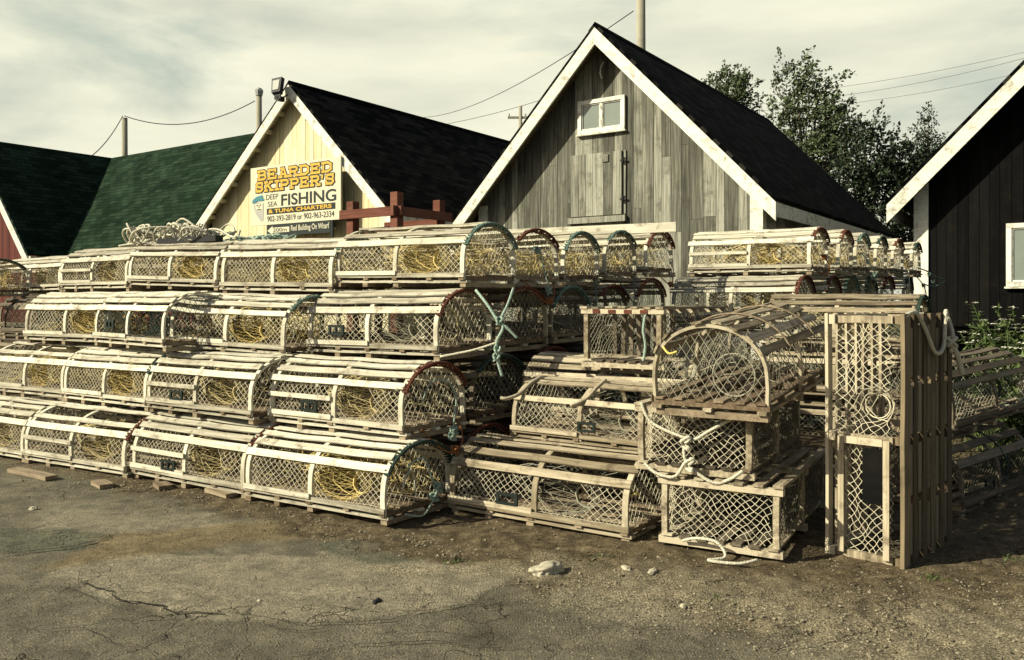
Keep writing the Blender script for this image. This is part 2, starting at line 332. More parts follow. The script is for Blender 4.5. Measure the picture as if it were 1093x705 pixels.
def build_ground():
    xs = np.concatenate([[-900, -300, -100, -40, -20, -12, -9], np.arange(-7, -3, .12), np.arange(-3, 3.6, .022), np.arange(3.6, 7, .1), [8, 10, 14, 20, 40, 100, 300, 900]])
    ys = np.concatenate([[-300, -80, -20, -5, 0, 1.0, 2.0], np.arange(2.4, 6.2, .022), np.arange(6.2, 14, .2), [15, 18, 24, 40, 100, 300, 1200]])
    X, Y = np.meshgrid(xs, ys); P = np.stack([X.ravel(), Y.ravel()], 1); n = len(P)
    near = (P[:, 1] > 2.2) & (P[:, 1] < 7) & (abs(P[:, 0]) < 7)
    f1 = np.zeros(n); f2 = np.zeros(n); f3 = np.zeros(n)
    for i in np.nonzero(near)[0]:
        x, y = P[i]; f1[i] = fbm(x, y, 2.2, 4, 1.3); f2[i] = fbm(x, y, 9, 3, 7.1); f3[i] = fbm(x, y, .8, 2, 4.4)
    def zone(pts, soft, wob=.12, amt=1.0, seed=1):
        d = sdist(P, poly_world(pts)) + wob*f1*1.3 + .05*f2
        return np.clip(d/soft+.5, 0, 1)*amt
    patch = zone([(60, 612), (120, 590), (330, 592), (380, 578), (540, 590), (560, 615), (500, 645), (300, 665), (238, 661), (130, 640)], .018)
    patch = np.maximum(patch, zone([(20, 560), (60, 545), (230, 548), (255, 570), (120, 580)], .1, amt=.8))
    teal = zone([(-200, 555), (60, 566), (115, 572), (100, 587), (-200, 600)], .015, .04)
    teal = np.maximum(teal, zone([(340, 578), (400, 562), (500, 568), (490, 596), (400, 604), (350, 592)], .04, amt=.9))
    brown = zone([(55, 606), (110, 575), (230, 560), (350, 558), (370, 572), (250, 582), (120, 598)], .12, amt=.8)
    dd = P@np.array([DV.x, DV.y]); soil = np.clip((dd-(3.17+.16*f1*2+.06*f2))/.12, 0, 1)
    gravel = zone([(560, 640), (600, 600), (720, 612), (900, 640), (1300, 640), (1400, 800), (900, 700), (800, 670), (700, 655)], .35, .35, .75)
    gravel = np.maximum(gravel, zone([(392, 606), (430, 601), (466, 608), (440, 617), (395, 614)], .06, .08, 1.0))
    gravel = np.maximum(gravel, zone([(470, 603), (560, 606), (640, 612), (560, 622), (480, 614)], .12, .1, .8))
    grass = np.clip((P[:, 0]-3.6)/.8, 0, 1)*np.clip((P[:, 1]-5.6)/1, 0, 1)
    far = np.clip((dd-8)/3, 0, 1); grass = np.maximum(grass, far*.8)
    z = np.array([ground_z(x, y) for x, y in P])
    z[near] += (.012*f3+.006*f1+.0035*f2)[near]
    z += soil*np.where(near, .018*f2+.01*f1, 0)
    z += np.where(near, patch*.006, 0)
    nx, ny = len(xs), len(ys)
    faces = [(j*nx+i, j*nx+i+1, (j+1)*nx+i+1, (j+1)*nx+i) for j in range(ny-1) for i in range(nx-1)]
    me = bpy.data.meshes.new('ground'); me.from_pydata(np.column_stack([P, z]).tolist(), [], faces)
    for nm, cs in (('zone', (patch, teal, brown)), ('zone2', (soil, gravel, grass))):
        ca = me.color_attributes.new(nm, 'FLOAT_COLOR', 'POINT')
        ca.data.foreach_set('color', np.column_stack(cs+(np.ones(n),)).astype(np.float32).ravel())
    me.polygons.foreach_set('use_smooth', [True]*len(me.polygons))
    me.materials.append(ground_material()); me.update()
    tag(obj('ground', me), 'cracked asphalt yard turning to soil and gravel', kind='structure')
build_ground()
def near_z(x, y): return ground_z(x, y) + .012*fbm(x, y, .8, 2, 4.4) + .006*fbm(x, y, 2.2, 4, 1.3) + .0035*fbm(x, y, 9, 3, 7.1)
# open cracks, filled with dark dirt
def crack(pts, w):
    b = MB(); P = [Vector((*gp(*p), 0)) for p in pts]; Q = []
    for i in range(len(P)-1):
        n = max(2, int((P[i+1]-P[i]).length/.03))
        for k in range(n): Q.append(P[i].lerp(P[i+1], k/n))
    Q.append(P[-1]); prev = None
    for i, q in enumerate(Q):
        x = q.x+.05*noise.noise(q*5)+.02*noise.noise(q*23); y = q.y+.05*noise.noise(q*5+Vector((9, 9, 0)))+.02*noise.noise(q*19+Vector((3, 0, 0)))
        ww = w*(.5+.9*abs(noise.noise(q*14)))*math.sin(PI*min(1, max(.06, (i+.5)/len(Q))))**.4
        zz = near_z(x, y)+.0125
        cur = ((x, y-ww, zz), (x, y+ww, zz))
        if prev: b.quad([prev[0], cur[0], cur[1], prev[1]])
        prev = cur
    o = obj('asphalt_crack', b.mesh('asphalt_crack', M['crack'])); tag(o, 'dark crack in the asphalt', kind='structure')
M['crack'] = plain('crack_dirt', (.022, .018, .012), 1, .3, 40)
crack([(0, 595), (40, 590), (80, 585), (115, 576), (122, 571)], .012)
crack([(118, 573), (150, 573), (200, 566)], .005)
crack([(78, 612), (95, 624), (120, 636), (150, 647), (190, 655), (240, 660), (255, 650)], .009)
crack([(280, 668), (310, 674), (345, 673), (365, 660)], .004)
crack([(0, 627), (60, 628), (95, 640), (130, 652)], .003)
crack([(560, 640), (600, 655), (680, 670), (780, 676), (840, 690)], .003)
crack([(430, 660), (470, 650), (560, 645)], .0025)
crack([(250, 656), (330, 668), (420, 664), (500, 646), (560, 640)], .0035)
crack([(300, 705), (380, 690), (470, 688), (560, 700)], .003)
crack([(620, 705), (640, 680), (700, 672)], .0022)
crack([(0, 668), (90, 676), (170, 700)], .003)
crack([(420, 664), (440, 690)], .002)
crack([(330, 592), (380, 579), (440, 574)], .003)

# ------------------------------------------------------------------ buildings
def uv_slab(name, pts_top, thick, mat, parent, uvw):
    """pts_top: four corners (ridge0, ridge1, eave1, eave0); uv metres"""
    P = [Vector(p) for p in pts_top]; n = (P[1]-P[0]).cross(P[3]-P[0]).normalized()
    if n.z < 0: n = -n
    Q = [p-n*thick for p in P]
    me = bpy.data.meshes.new(name); me.from_pydata([tuple(p) for p in P+Q], [], [(0, 1, 2, 3), (7, 6, 5, 4), (0, 4, 5, 1), (1, 5, 6, 2), (2, 6, 7, 3), (3, 7, 4, 0)])
    uvl = me.uv_layers.new(name='UVMap'); U = (P[1]-P[0]).normalized(); Vd = n.cross(U)
    for l in me.loops:
        p = Vector(me.vertices[l.vertex_index].co)-P[0]; uvl.data[l.index].uv = (p.dot(U)+40, p.dot(Vd)+40)
    me.materials.append(mat); me.update()
    return obj(name, me, parent)
def boards(x0, x1, topf, z0, y, mat, wmin=.11, wmax=.17, joints=False, gap=.006, thick=.02, rnd=None, holes=()):
    rnd = rnd or random.Random(3); b = MB(); x = x0
    while x < x1-.02:
        w = min(rnd.uniform(wmin, wmax), x1-x); xa, xb = x+gap/2, x+w-gap/2
        if (topf(xa) < z0+.02) or (topf(xb) < z0+.02): x += w; continue
        cuts = [z0]
        if joints and rnd.random() < .7: cuts.append(rnd.uniform(z0+1.5, z0+3.5))
        cuts.append(99)
        for k in range(len(cuts)-1):
            za = cuts[k]+(.004 if k else 0); yb = y-thick-rnd.uniform(0, .008)
            zt1, zt2 = min(topf(xa), cuts[k+1]), min(topf(xb), cuts[k+1])
            if zt1 < za+.02 or zt2 < za+.02: continue
            b.hexa([(xa, yb, za), (xb, yb, za), (xb, y, za), (xa, y, za), (xa, yb, zt1), (xb, yb, zt2), (xb, y, zt2), (xa, y, zt1)])
        x += w
    return b.mesh('wall_boards', mat)
def gable_house(label, ac, d0, zr, ze, hwl, hwr, depth, over, wallmat, roofmat, joints=False, group=None, seed=1, slope_full=True, lookouts=False, corner_posts=True, wall_in=.35, rough=False):
    r = thing('gabled_shed', label, 'building', at(ac, d0, 0), ROT, group)
    rnd = random.Random(seed)
    slr = (zr-ze)/hwr; sll = (zr-ze)/hwl; sl = slr
    top = lambda x: zr - .13 - (sll if x < 0 else slr)*abs(x)
    # body
    b = MB(); wl, wr = hwl-wall_in, hwr-wall_in
    b.prism([(-wl, .0), (wr, .0), (wr, top(wr)), (0, top(0)), (-wl, top(-wl))], over, depth-.3)
    obj('wall', b.mesh('wall', M['inside'] if wallmat is not M['cream_wall'] else wallmat), r)
    obj('wall_boards', boards(-wl, wr, top, .25, over-.002, wallmat, joints=joints, rnd=rnd, wmin=.12 if not joints else .13, wmax=.15 if not joints else .22), r)
    for s, w in ((-1, wl), (1, wr)):
        sb = MB(); y = over
        while y < depth-.3:
            yy = min(y+.16, depth-.3); x = s*w; xo = s*(w+.02+rnd.uniform(0, .006))
            sb.box(min(x, xo), max(x, xo), y+.003, yy-.003, .2, top(s*w)-.02); y = yy
        obj('side_boards', sb.mesh('side_boards', wallmat), r)
    # roof
    for s, hw in ((-1, hwl), (1, hwr)):
        sl = sll if s < 0 else slr
        uv_slab('roof', [(0, 0, zr), (0, depth, zr), (s*hw, depth, zr-sl*hw), (s*hw, 0, zr-sl*hw)], .05, roofmat, r, None)
        bb = MB(); h = .215; z0 = zr-.052*math.sqrt(1+sl*sl); t = .04
        xe = hw+.0
        bb.prism([(0, z0), (0, z0-h*1.25), (s*xe, z0-sl*xe-h*1.25), (s*xe, z0-sl*xe)][::(1 if s < 0 else -1)], -.012, -.012+t)
        obj('barge_board', bb.mesh('barge_board', M['white']), r)
        fb = MB(); ex = hw; zz = zr-sl*hw-.075
        fb.box(min(s*ex, s*(ex-.03)), max(s*ex, s*(ex-.03)), .03, depth, zz-.2, zz); obj('fascia', fb.mesh('fascia', M['white']), r)
        sf = MB(); n_ = Vector((s*sl, 0, 1)).normalized()
        uv_pts = [(0, .03, z0-.02), (0, over+.03, z0-.02), (s*hw, over+.03, z0-.02-sl*hw), (s*hw, .03, z0-.02-sl*hw)]
        sf.quad(uv_pts); sf.quad([(p[0], p[1], p[2]-.02) for p in uv_pts][::-1]); obj('soffit', sf.mesh('soffit', M['sill'] if not lookouts else M['cream_wall']), r)
        if lookouts:
            for k in range(7):
                xk = s*(.45+k*.40); zk = zr-.16-sl*abs(xk); lb = MB()
                lb.box(xk-.03, xk+.03, .03, over-.03, zk-.09, zk); obj('lookout', lb.mesh('lookout', M['cream_wall']), r)
        if corner_posts:
            w = (wl if s < 0 else wr); cb = MB()
            cb.box(min(s*(w+.045), s*(w-.15)), max(s*(w+.045), s*(w-.15)), over-.055, over+.12, .2, top(s*w)+.02)
            obj('corner_post', cb.mesh('corner_post', M['white']), r)
    sl = max(sll, slr); rc = MB(); rc.prism([(-.12, zr-.12*sl+.004), (0, zr+.004), (.12, zr-.12*sl+.004), (.12, zr-.12*sl+.02), (0, zr+.022), (-.12, zr-.12*sl+.02)], 0, depth)
    obj('ridge_cap', rc.mesh('ridge_cap', roofmat), r)
    return r
def window(r, x0, x1, z0, z1, y, mullion=True, curtain=True):
    f = MB(); w = .065
    f.box(x0, x1, y-.05, y, z0, z0+w); f.box(x0, x1, y-.05, y, z1-w, z1)
    f.box(x0, x0+w, y-.05, y, z0+w, z1-w); f.box(x1-w, x1, y-.05, y, z0+w, z1-w)
    f.box(x0-.02, x1+.02, y-.07, y, z0-.03, z0-.002)
    m = (x0+x1)/2
    if mullion: f.box(m-.018, m+.018, y-.04, y, z0+w, z1-w)
    fo = obj('window', f.mesh('window_frame', M['white']), r)
    i = w+.02
    ins = MB(); 
    for a, b_ in (((x0+w, m-.018), (m+.018, x1-w)) if mullion else ((x0+w, x1-w),)):
        ins.box(a, a+.02, y-.03, y, z0+w, z1-w); ins.box(b_-.02, b_, y-.03, y, z0+w, z1-w); ins.box(a+.02, b_-.02, y-.03, y, z0+w, z0+w+.02); ins.box(a+.02, b_-.02, y-.03, y, z1-w-.02, z1-w)
    obj('sash', ins.mesh('sash', M['white']), fo)
    p = MB(); p.box(x0+w, x1-w, y-.012, y-.004, z0+w, z1-w); obj('pane', p.mesh('pane', M['pane']), fo)
    return fo
# grey weathered shed
H2 = gable_house('tall weathered grey board shed with white rakes, small white window and loft hatch', 6.65, 12.0, 5.80, 2.78, 2.93, 2.93, 8.9, .42, M['grey_wall'], M['roofblack'], joints=True, seed=5)
yw = .42-.03
window(H2, -.52, .36, 4.10, 4.66, yw)
hb = boards(-.66, .30, lambda x: 3.76, 2.72, yw, M['grey_wall'], .13, .2, thick=.03, rnd=random.Random(8))
hatch = obj('hatch_door', hb, H2); hatch['label'] = 'closed board loft hatch'
b = MB(); b.box(-.70, .38, yw-.07, yw-.0, 2.60, 2.70); b.box(-.05, .06, yw-.055, yw-.02, 3.60, 3.72); obj('batten', b.mesh('batten', M['grey_wall']), hatch)
b = MB()
for z in (2.95, 3.58):
    b.box(.28, .39, yw-.05, yw-.033, z, z+.03); b.tube([(.33, yw-.055, z-.04), (.33, yw-.055, z+.08)], .014, 6)
obj('hinge', b.mesh('hinge', M['black']), hatch)
b = MB(); b.box(.34, .37, yw-.026, yw-.0, 2.72, 3.76); obj('jamb', b.mesh('jamb', M['grey_wall']), hatch)
b = MB(); b.tube([(-.02, yw-.06, 5.25), (-.05, yw-.09, 5.16), (-.07, yw-.08, 5.06), (-.05, yw-.06, 4.98)], .012, 5); obj('hook', b.mesh('hook', M['white']), H2)
# cream shed with the sign
H1 = gable_house('cream board shed with black roof and a large charter sign on its gable', 14.02, 12.0, 5.95, 3.02, 3.34, 2.96, 11, .30, M['cream_wall'], M['roofblack'], seed=9, lookouts=True, corner_posts=False)
# dark shed on the right
H3 = gable_house('near black board shed at the right edge, white rake and white window', -.45, 13.3, 5.82, 2.78, 2.95, 2.95, 8, .42, M['dark_wall'], M['roofblack'], seed=4)
window(H3, -1.46, -.55, 1.50, 2.38, yw)
# green roofed building on the left: main gable and a wing
g = thing('gabled_building', 'green shingled building at far left, red gable wall and long side wing', 'building', at(25.4, 10.7, 0), ROT)
zr, hw, sl_ = 5.80, 3.0, 1.1
zeg = zr-hw*sl_
b = MB(); b.prism([(-2.7, 0), (2.7, 0), (2.7, zr-2.7*sl_-.1), (0, zr-.1), (-2.7, zr-2.7*sl_-.1)], .4, 9); obj('wall', b.mesh('wall', M['inside']), g)
obj('wall_boards', boards(-2.7, 2.7, lambda x: zr-.13-sl_*abs(x), .3, .398, M['red_wall']), g)
# right slope stops at the valley with the wing
yv0, yv1 = .97, .97+hw
uv_slab('roof', [(0, 0, zr), (0, yv1, zr), (hw, yv0, zeg), (hw, 0, zeg)], .05, M['roofgreen'], g, None)
uv_slab('roof', [(0, 0, zr), (0, 9, zr), (-hw, 9, zeg), (-hw, 0, zeg)], .05, M['roofgreen'], g, None)
uv_slab('roof', [(8.2, yv1, zr), (0, yv1, zr), (hw, yv0, zeg), (8.2, yv0, zeg)], .05, M['roofgreen'], g, None)
uv_slab('roof', [(8.2, yv1, zr), (0, yv1, zr), (0, yv1+hw, zeg), (8.2, yv1+hw, zeg)], .05, M['roofgreen'], g, None)
b = MB(); b.box(2.7, 8.0, yv0+.35, yv1+hw-.35, 0, zeg-.02); b.prism([(0, zeg-.1), (1, zeg-.1), (1, zeg-.05), (0, zeg-.05)], 2, 3)
obj('wing_wall', b.mesh('wing_wall', M['red_wall']), g)
for s in (-1, 1):
    bb = MB(); z0 = zr-.07
    bb.prism([(0, z0), (0, z0-.3), (s*hw, z0-sl_*hw-.3), (s*hw, z0-sl_*hw)][::(1 if s < 0 else -1)], -.03, .01); obj('barge_board', bb.mesh('barge_board', M['white']), g)
b = MB(); b.box(hw-.03, hw+.09, .02, yv0, zeg-.17, zeg-.06); b.box(hw+.02, 8.2, yv0-.10, yv0+.02, zeg-.17, zeg-.06); obj('gutter', b.mesh('gutter', M['white']), g)

# flood light on the gable peak
fl = thing('flood_light', 'black flood lamp fixed at the peak of the cream shed', 'lamp', at(14.10, 11.93, 5.62), ROT); fl.scale = (.82, .82, .82)
b = MB(); b.hexa([(-.16, -.26, .07), (.16, -.26, .07), (.16, -.16, .0), (-.16, -.16, .0), (-.19, -.22, .44), (.19, -.22, .44), (.19, -.12, .41), (-.19, -.12, .41)]); obj('housing', b.mesh('housing', M['black']), fl)
b = MB(); b.hexa([(-.11, -.269, .13), (.11, -.269, .13), (.11, -.255, .13), (-.11, -.255, .13), (-.13, -.238, .38), (.13, -.238, .38), (.13, -.224, .38), (-.13, -.224, .38)]); obj('lens', b.mesh('lens', M['signgrey']), fl)
b = MB(); b.box(-.05, .05, -.2, .0, -.14, -.02); b.box(-.12, .12, -.2, -.17, -.10, .02); b.tube([(0, -.1, -.08), (.2, -.05, .0)], .02, 5); obj('bracket', b.mesh('bracket', M['black']), fl)

# ------------------------------------------------------------------ sign
GL = {  # slab letters as strokes on a 4x6 grid
 'B': [((0,0),(0,6)), ((0,6),(2.8,6)), ((2.8,6),(3.6,5.3)), ((3.6,5.3),(3.6,4)), ((3.6,4),(2.8,3.2)), ((0,3.1),(2.8,3.1)), ((2.8,3.1),(4,2.2)), ((4,2.2),(4,.9)), ((4,.9),(3,0)), ((0,0),(3,0)), ((-.7,6),(.3,6)), ((-.7,0),(.3,0))],
 'E': [((0,0),(0,6)), ((-.7,6),(3.8,6)), ((-.7,0),(4,0)), ((0,3),(2.6,3)), ((3.8,6),(3.8,4.7)), ((4,0),(4,1.4)), ((2.6,2.3),(2.6,3.7))],
 'A': [((.3,0),(1.8,6)), ((1.8,6),(2.4,6)), ((2.4,6),(4,0)), ((1,2),(3.3,2)), ((-.5,0),(1.3,0)), ((2.9,0),(4.7,0)), ((.8,6),(2.2,6))],
 'R': [((0,0),(0,6)), ((-.7,6),(2.9,6)), ((2.9,6),(3.8,5.2)), ((3.8,5.2),(3.8,3.9)), ((3.8,3.9),(2.9,3)), ((0,3),(2.9,3)), ((2,3),(3.7,0)), ((3.3,0),(4.7,0)), ((-.7,0),(.9,0))],
 'D': [((0,0),(0,6)), ((-.7,6),(2.4,6)), ((2.4,6),(4,4.6)), ((4,4.6),(4,1.4)), ((4,1.4),(2.4,0)), ((-.7,0),(2.4,0))],
 'S': [((3.8,4.2),(3.8,6)), ((3.8,5.2),(3,6)), ((1,6),(3,6)), ((1,6),(0,5)), ((0,5),(.3,3.7)), ((.3,3.7),(3.6,2.6)), ((3.6,2.6),(4,1.3)), ((4,1.3),(3,0)), ((3,0),(1,0)), ((1,0),(0,1)), ((0,0),(0,1.9))],
 'K': [((0,0),(0,6)), ((-.7,6),(.9,6)), ((-.7,0),(.9,0)), ((.2,2.6),(3.4,6)), ((1.3,3.6),(3.7,0)), ((2.6,6),(4.3,6)), ((2.9,0),(4.6,0))],
 'I': [((2,0),(2,6)), ((.9,6),(3.1,6)), ((.9,0),(3.1,0))],
 'P': [((0,0),(0,6)), ((-.7,6),(3,6)), ((3,6),(3.9,5.1)), ((3.9,5.1),(3.9,3.7)), ((3.9,3.7),(3,2.8)), ((0,2.8),(3,2.8)), ((-.7,0),(.9,0))],
 "'": [((-.1,6),(-.3,4.6))]}
def slab_text(mb, txt, x0, x1, z0, z1, y, wt, adv=6.1):
    AD = lambda c: {'I': 3.9, "'": 2.2}.get(c, adv)
    wid = sum(AD(c) for c in txt)-1.6; sx = (x1-x0)/wid; sz = (z1-z0)/6; cx = x0; k = 0
    for c in txt:
        offx = -1.0 if c == 'I' else 0
        for (a, e) in GL[c]:
            A = Vector((cx+(a[0]+offx)*sx, 0, z0+a[1]*sz)); B = Vector((cx+(e[0]+offx)*sx, 0, z0+e[1]*sz)); q = (B-A).normalized()
            n = Vector((-q.z, 0, q.x))*wt/2; A -= q*wt*.45; B += q*wt*.45; yy = y-(k % 17)*.00012; k += 1
            mb.quad([(A+n).xz[:1] and (A.x+n.x, yy, A.z+n.z), (A.x-n.x, yy, A.z-n.z), (B.x-n.x, yy, B.z-n.z), (B.x+n.x, yy, B.z+n.z)])
        cx += AD(c)*sx
def text_mesh(txt, x0, x1, z0, z1, y, mat, bold=.0):
    cu = bpy.data.curves.new('t', 'FONT'); cu.body = txt; cu.size = 1; cu.offset = bold
    o = bpy.data.objects.new('t', cu); C.collection.objects.link(o); bpy.context.view_layer.update()
    me = bpy.data.meshes.new_from_object(o.evaluated_get(bpy.context.evaluated_depsgraph_get()))
    bpy.data.objects.remove(o); me.name = 'lettering'
    co = np.empty(len(me.vertices)*3); me.vertices.foreach_get('co', co); co = co.reshape(-1, 3)
    mn, mxx = co.min(0), co.max(0); s = (co-mn)/(mxx-mn+1e-9)
    new = np.column_stack([x0+s[:, 0]*(x1-x0), np.full(len(s), y), z0+s[:, 1]*(z1-z0)])
    me.vertices.foreach_set('co', new.ravel()); me.materials.clear(); me.materials.append(mat); me.update(); return me
SW, SH = 2.78, 1.26
sg = thing('shop_sign', 'large white sign with yellow headline, lettering and bearded face on cream gable', 'sign', at(13.78, 11.975, 2.935), ROT)
X = lambda u: -SW/2+u*SW
Z = lambda v: SH*(1-v)
b = MB(); b.box(-SW/2, SW/2, -.045, 0, 0, SH); obj('board', b.mesh('board', M['signwhite']), sg)
b = MB(); slab_text(b, "BEARDED", X(.105), X(.915), Z(.215), Z(.075), -.049, .084, 6.2); slab_text(b, "SKIPPER'S", X(.075), X(.94), Z(.415), Z(.275), -.0525, .084, 6.2); obj('headline_outline', b.mesh('headline_outline', M['signblack']), sg)
b = MB(); slab_text(b, "BEARDED", X(.105), X(.915), Z(.215), Z(.075), -.056, .048, 6.2); slab_text(b, "SKIPPER'S", X(.075), X(.94), Z(.415), Z(.275), -.0595, .048, 6.2); obj('headline', b.mesh('headline', M['signyel']), sg)
obj('lettering', text_mesh('DEEP', X(.185), X(.325), Z(.575), Z(.485), -.049, M['signblack']), sg)
obj('lettering', text_mesh('SEA', X(.205), X(.315), Z(.695), Z(.61), -.049, M['signblack']), sg)
obj('lettering', text_mesh('FISHING', X(.36), X(.955), Z(.70), Z(.505), -.049, M['signblack'], .018), sg)
b = MB(); b.box(X(.195), X(.945), -.052, -.046, Z(.825), Z(.725)); bd = obj('band', b.mesh('band', M['signblack']), sg)
obj('lettering', text_mesh('& TUNA CHARTERS', X(.215), X(.91), Z(.808), Z(.742), -.0555, M['signyel'], .03), sg)
obj('lettering', text_mesh('902-393-2819 or 902-963-2334', X(.20), X(.935), Z(.95), Z(.855), -.049, M['signblack'], .008), sg)
em = MB()   # face with beard
em.quad([(X(.035), -.050, Z(.62)), (X(.045), -.050, Z(.72)), (X(.075), -.050, Z(.83)), (X(.125), -.050, Z(.93)), (X(.15), -.050, Z(.93)), (X(.155), -.050, Z(.80)), (X(.155), -.050, Z(.62)), (X(.09), -.050, Z(.60))][::-1])
e = obj('emblem', em.mesh('emblem', M['signgrey']), sg)
em = MB(); em.quad([(X(.055), -.052, Z(.63)), (X(.065), -.052, Z(.72)), (X(.10), -.052, Z(.76)), (X(.145), -.052, Z(.72)), (X(.147), -.052, Z(.62))][::-1]); obj('face', em.mesh('face', M['signwhite']), e)
em = MB(); em.quad([(X(.02), -.055, Z(.605)), (X(.03), -.055, Z(.55)), (X(.08), -.055, Z(.50)), (X(.145), -.055, Z(.485)), (X(.15), -.055, Z(.53)), (X(.165), -.055, Z(.56)), (X(.16), -.055, Z(.585)), (X(.09), -.055, Z(.58)), (X(.05), -.055, Z(.61))][::-1]); obj('cap', em.mesh('cap', M['signblue']), e)
em = MB()
for u, v in ((.085, .655), (.12, .65)): em.box(X(u-.008), X(u+.008), -.056, -.053, Z(v+.01), Z(v-.01))
em.box(X(.08), X(.125), -.056, -.053, Z(.735), Z(.72)); em.box(X(.10), X(.108), -.056, -.053, Z(.70), Z(.67)); obj('features', em.mesh('features', M['signblack']), e)
ss = thing('direction_sign', 'narrow dark strip sign with white left arrow below the large sign', 'sign', at(13.66, 11.975, 2.685), ROT)
b = MB(); b.box(-.8, .8, .0, .3, .08, .14); obj('standoff', b.mesh('standoff', M['cream_wall']), ss)
b = MB(); b.box(-.98, .98, -.045, 0, 0, .245); b.box(.985, 1.03, -.04, 0, -.18, .27); obj('board', b.mesh('board', M['signblack']), ss)
b = MB(); b.prism([(-.95, .12), (-.78, .03), (-.78, .07), (-.25, .07), (-.25, .18), (-.78, .18), (-.78, .215)][::-1], -.052, -.047); obj('arrow', b.mesh('arrow', M['signwhite']), ss)
obj('lettering', text_mesh('200m', -.76, -.33, .085, .165, -.055, M['signblack']), ss)
obj('lettering', text_mesh('Red Building On Wharf', -.2, .94, .05, .205, -.049, M['signwhite'], .01), ss)

# ------------------------------------------------------------------ lobster traps
TL, TW = 1.22, .60
def prof_y(z):
    if z < .2: return .287+.008*math.sin(z*14)
    k = (z-.2)/.235
    return .29*math.sqrt(max(0, 1-k*k))
def arc(t, r=0): return (-(.29+r)*math.cos(t), .2+(.235+r)*math.sin(t))
def bow_path(r=.006):
    P = [(-(.29+r)*1.0, .025), (-(.29+r), .08), (-(.293+r), .14)]
    for k in range(0, 19):
        t = PI*k/18; P.append(arc(t, r))
    P += [(.293+r, .14), (.29+r, .08), (.29+r, .025)]
    return P
BP = bow_path()
def bow_mesh(rnd, mat, w=.034):
    b = MB(); lean = rnd.uniform(-.012, .012)
    pts = [(lean*(z/.4), y, z) for y, z in BP]
    nr = []
    for y, z in BP: nr.append(Vector((0, y, max(0, z-.2))) if z > .2 else Vector((0, y, 0)))
    b.sweep(pts, lambda i: nr[i], w, .016); return b.mesh('bow', mat)
def lath(b, x0, x1, y, z, n, w, t, rnd, wob=.005, segs=6):
    pts = []; ph = rnd.uniform(0, 6); a = rnd.uniform(.2, 1)*wob; ty = rnd.uniform(-.006, .006); drop = rnd.uniform(-.003, .003)
    nn = Vector(n).normalized()
    for i in range(segs+1):
        s = i/segs; x = x0+(x1-x0)*s
        p = Vector((x, y+ty*math.sin(ph+s*4), z)) + nn*(a*math.cos(s*PI*4)+drop+a*.4*math.sin(s*7+ph))
        pts.append(p)
    b.sweep(pts, nn, w, t)
def slats_mesh(seed, mat, n=8, drop=(), angles=None):
    rnd = random.Random(seed); b = MB()
    for k in range(n):
        if k in drop: continue
        t = math.radians(27+(126)*k/(n-1)); y, z = arc(t, .022)
        e0 = rnd.uniform(-.012, .02); e1 = rnd.uniform(-.012, .02)
        lath(b, -.605-e0, .605+e1, y, z, (0, -math.cos(t), math.sin(t)), rnd.uniform(.042, .054), .011, rnd, .0045, 12)
    return b.mesh('top_slats', mat)
def base_mesh(seed, matl, mats):
    rnd = random.Random(seed); b = MB()
    for x in (-.58, -.31, -.02, .58): b.box(x-.024, x+.024, -.28-rnd.uniform(0, .03), .30, -.030, .002, 1)
    for y in (-.275, 0, .275): lath(b, -.63, .62, y, .012, (0, 0, 1), .045, .018, rnd, .002)
    for x in (-.58, -.30, -.02, .30, .58): b.box(x-.022, x+.022, -.31, .31, .0225, .052, 1)
    nf = len(b.f)
    for y in (-.265, -.16, -.055, .055, .16, .265): lath(b, -.61, .61, y, .0585, (0, 0, 1), .05, .011, rnd, .002)
    for q in range(nf, len(b.f)): b.m[q] = 1  # floor laths take the darker wood, painting the shade inside
    lath(b, -.61, .61, -.312, .058, (0, -1, 0), .032, .010, rnd, .002)
    return b.mesh('base_frame', [matl, mats])
def strands(b, u0, u1, v0, v1, su, sv, fn, inside, r, k=4, ds=.022, jit=.0):
    """two families of diagonal twine"""
    H = v1-v0; run = H*su/sv
    for fam in (1, -1):
        u = u0-run if fam > 0 else u0
        uend = u1 if fam > 0 else u1+run
        while u < uend:
            L = H/sv*math.hypot(su, sv); n = max(2, int(L/ds)); cur = []
            for i in range(n+1):
                v = v0+H*i/n; uu = u+fam*run*i/n
                if u0 <= uu <= u1 and inside(uu, v):
                    cur.append(fn(uu, v))
                else:
                    if len(cur) > 1: b.tube(cur, r, k, cap=False)
                    cur = []
            if len(cur) > 1: b.tube(cur, r, k, cap=False)
            u += su
def sag(seed):
    def f(u, v): return .017*noise.noise(Vector((u*3.1+seed, v*5, seed*.7)))+.008*noise.noise(Vector((u*9+seed, v*12, seed*1.7)))
    return f
def side_net(seed, side, mat, hole=None, u0=-.575, u1=.575, r=.0017, vtop=.292, su=.048, sv=.044, openL=False):
    b = MB(); s = sag(seed)
    def fn(u, v):
        y = prof_y(v)-.004+s(u, v); dx = u+s(v*2, u)*.7; dz = v+s(u+5, v)*.6; inn = 0
        if hole:
            hx, hz, R, rh, dep = hole
            q = math.hypot(u-hx, (v-hz)*1.0)
            q = math.hypot((u-hx+.05)/1.5, v-hz)
            inn = .03*max(0, 1-q/R)
        return (dx, side*(y-inn), dz)
    strands(b, u0 if not openL else -.02, u1, .066, vtop, su, sv, fn, (lambda u, v: True) if not hole else (lambda u, v: math.hypot((u-hole[0]+.05)/1.5, (v-hole[1])) > hole[2]*.93), r)
    # hem lines
    for v in (.072,):
        b.tube([fn(u0+(u1-u0)*i/24, v) for i in range(25)], r*1.2, 3)
    if hole:
        hx, hz, R, rh, dep = hole
    return b.mesh('side_net', mat)
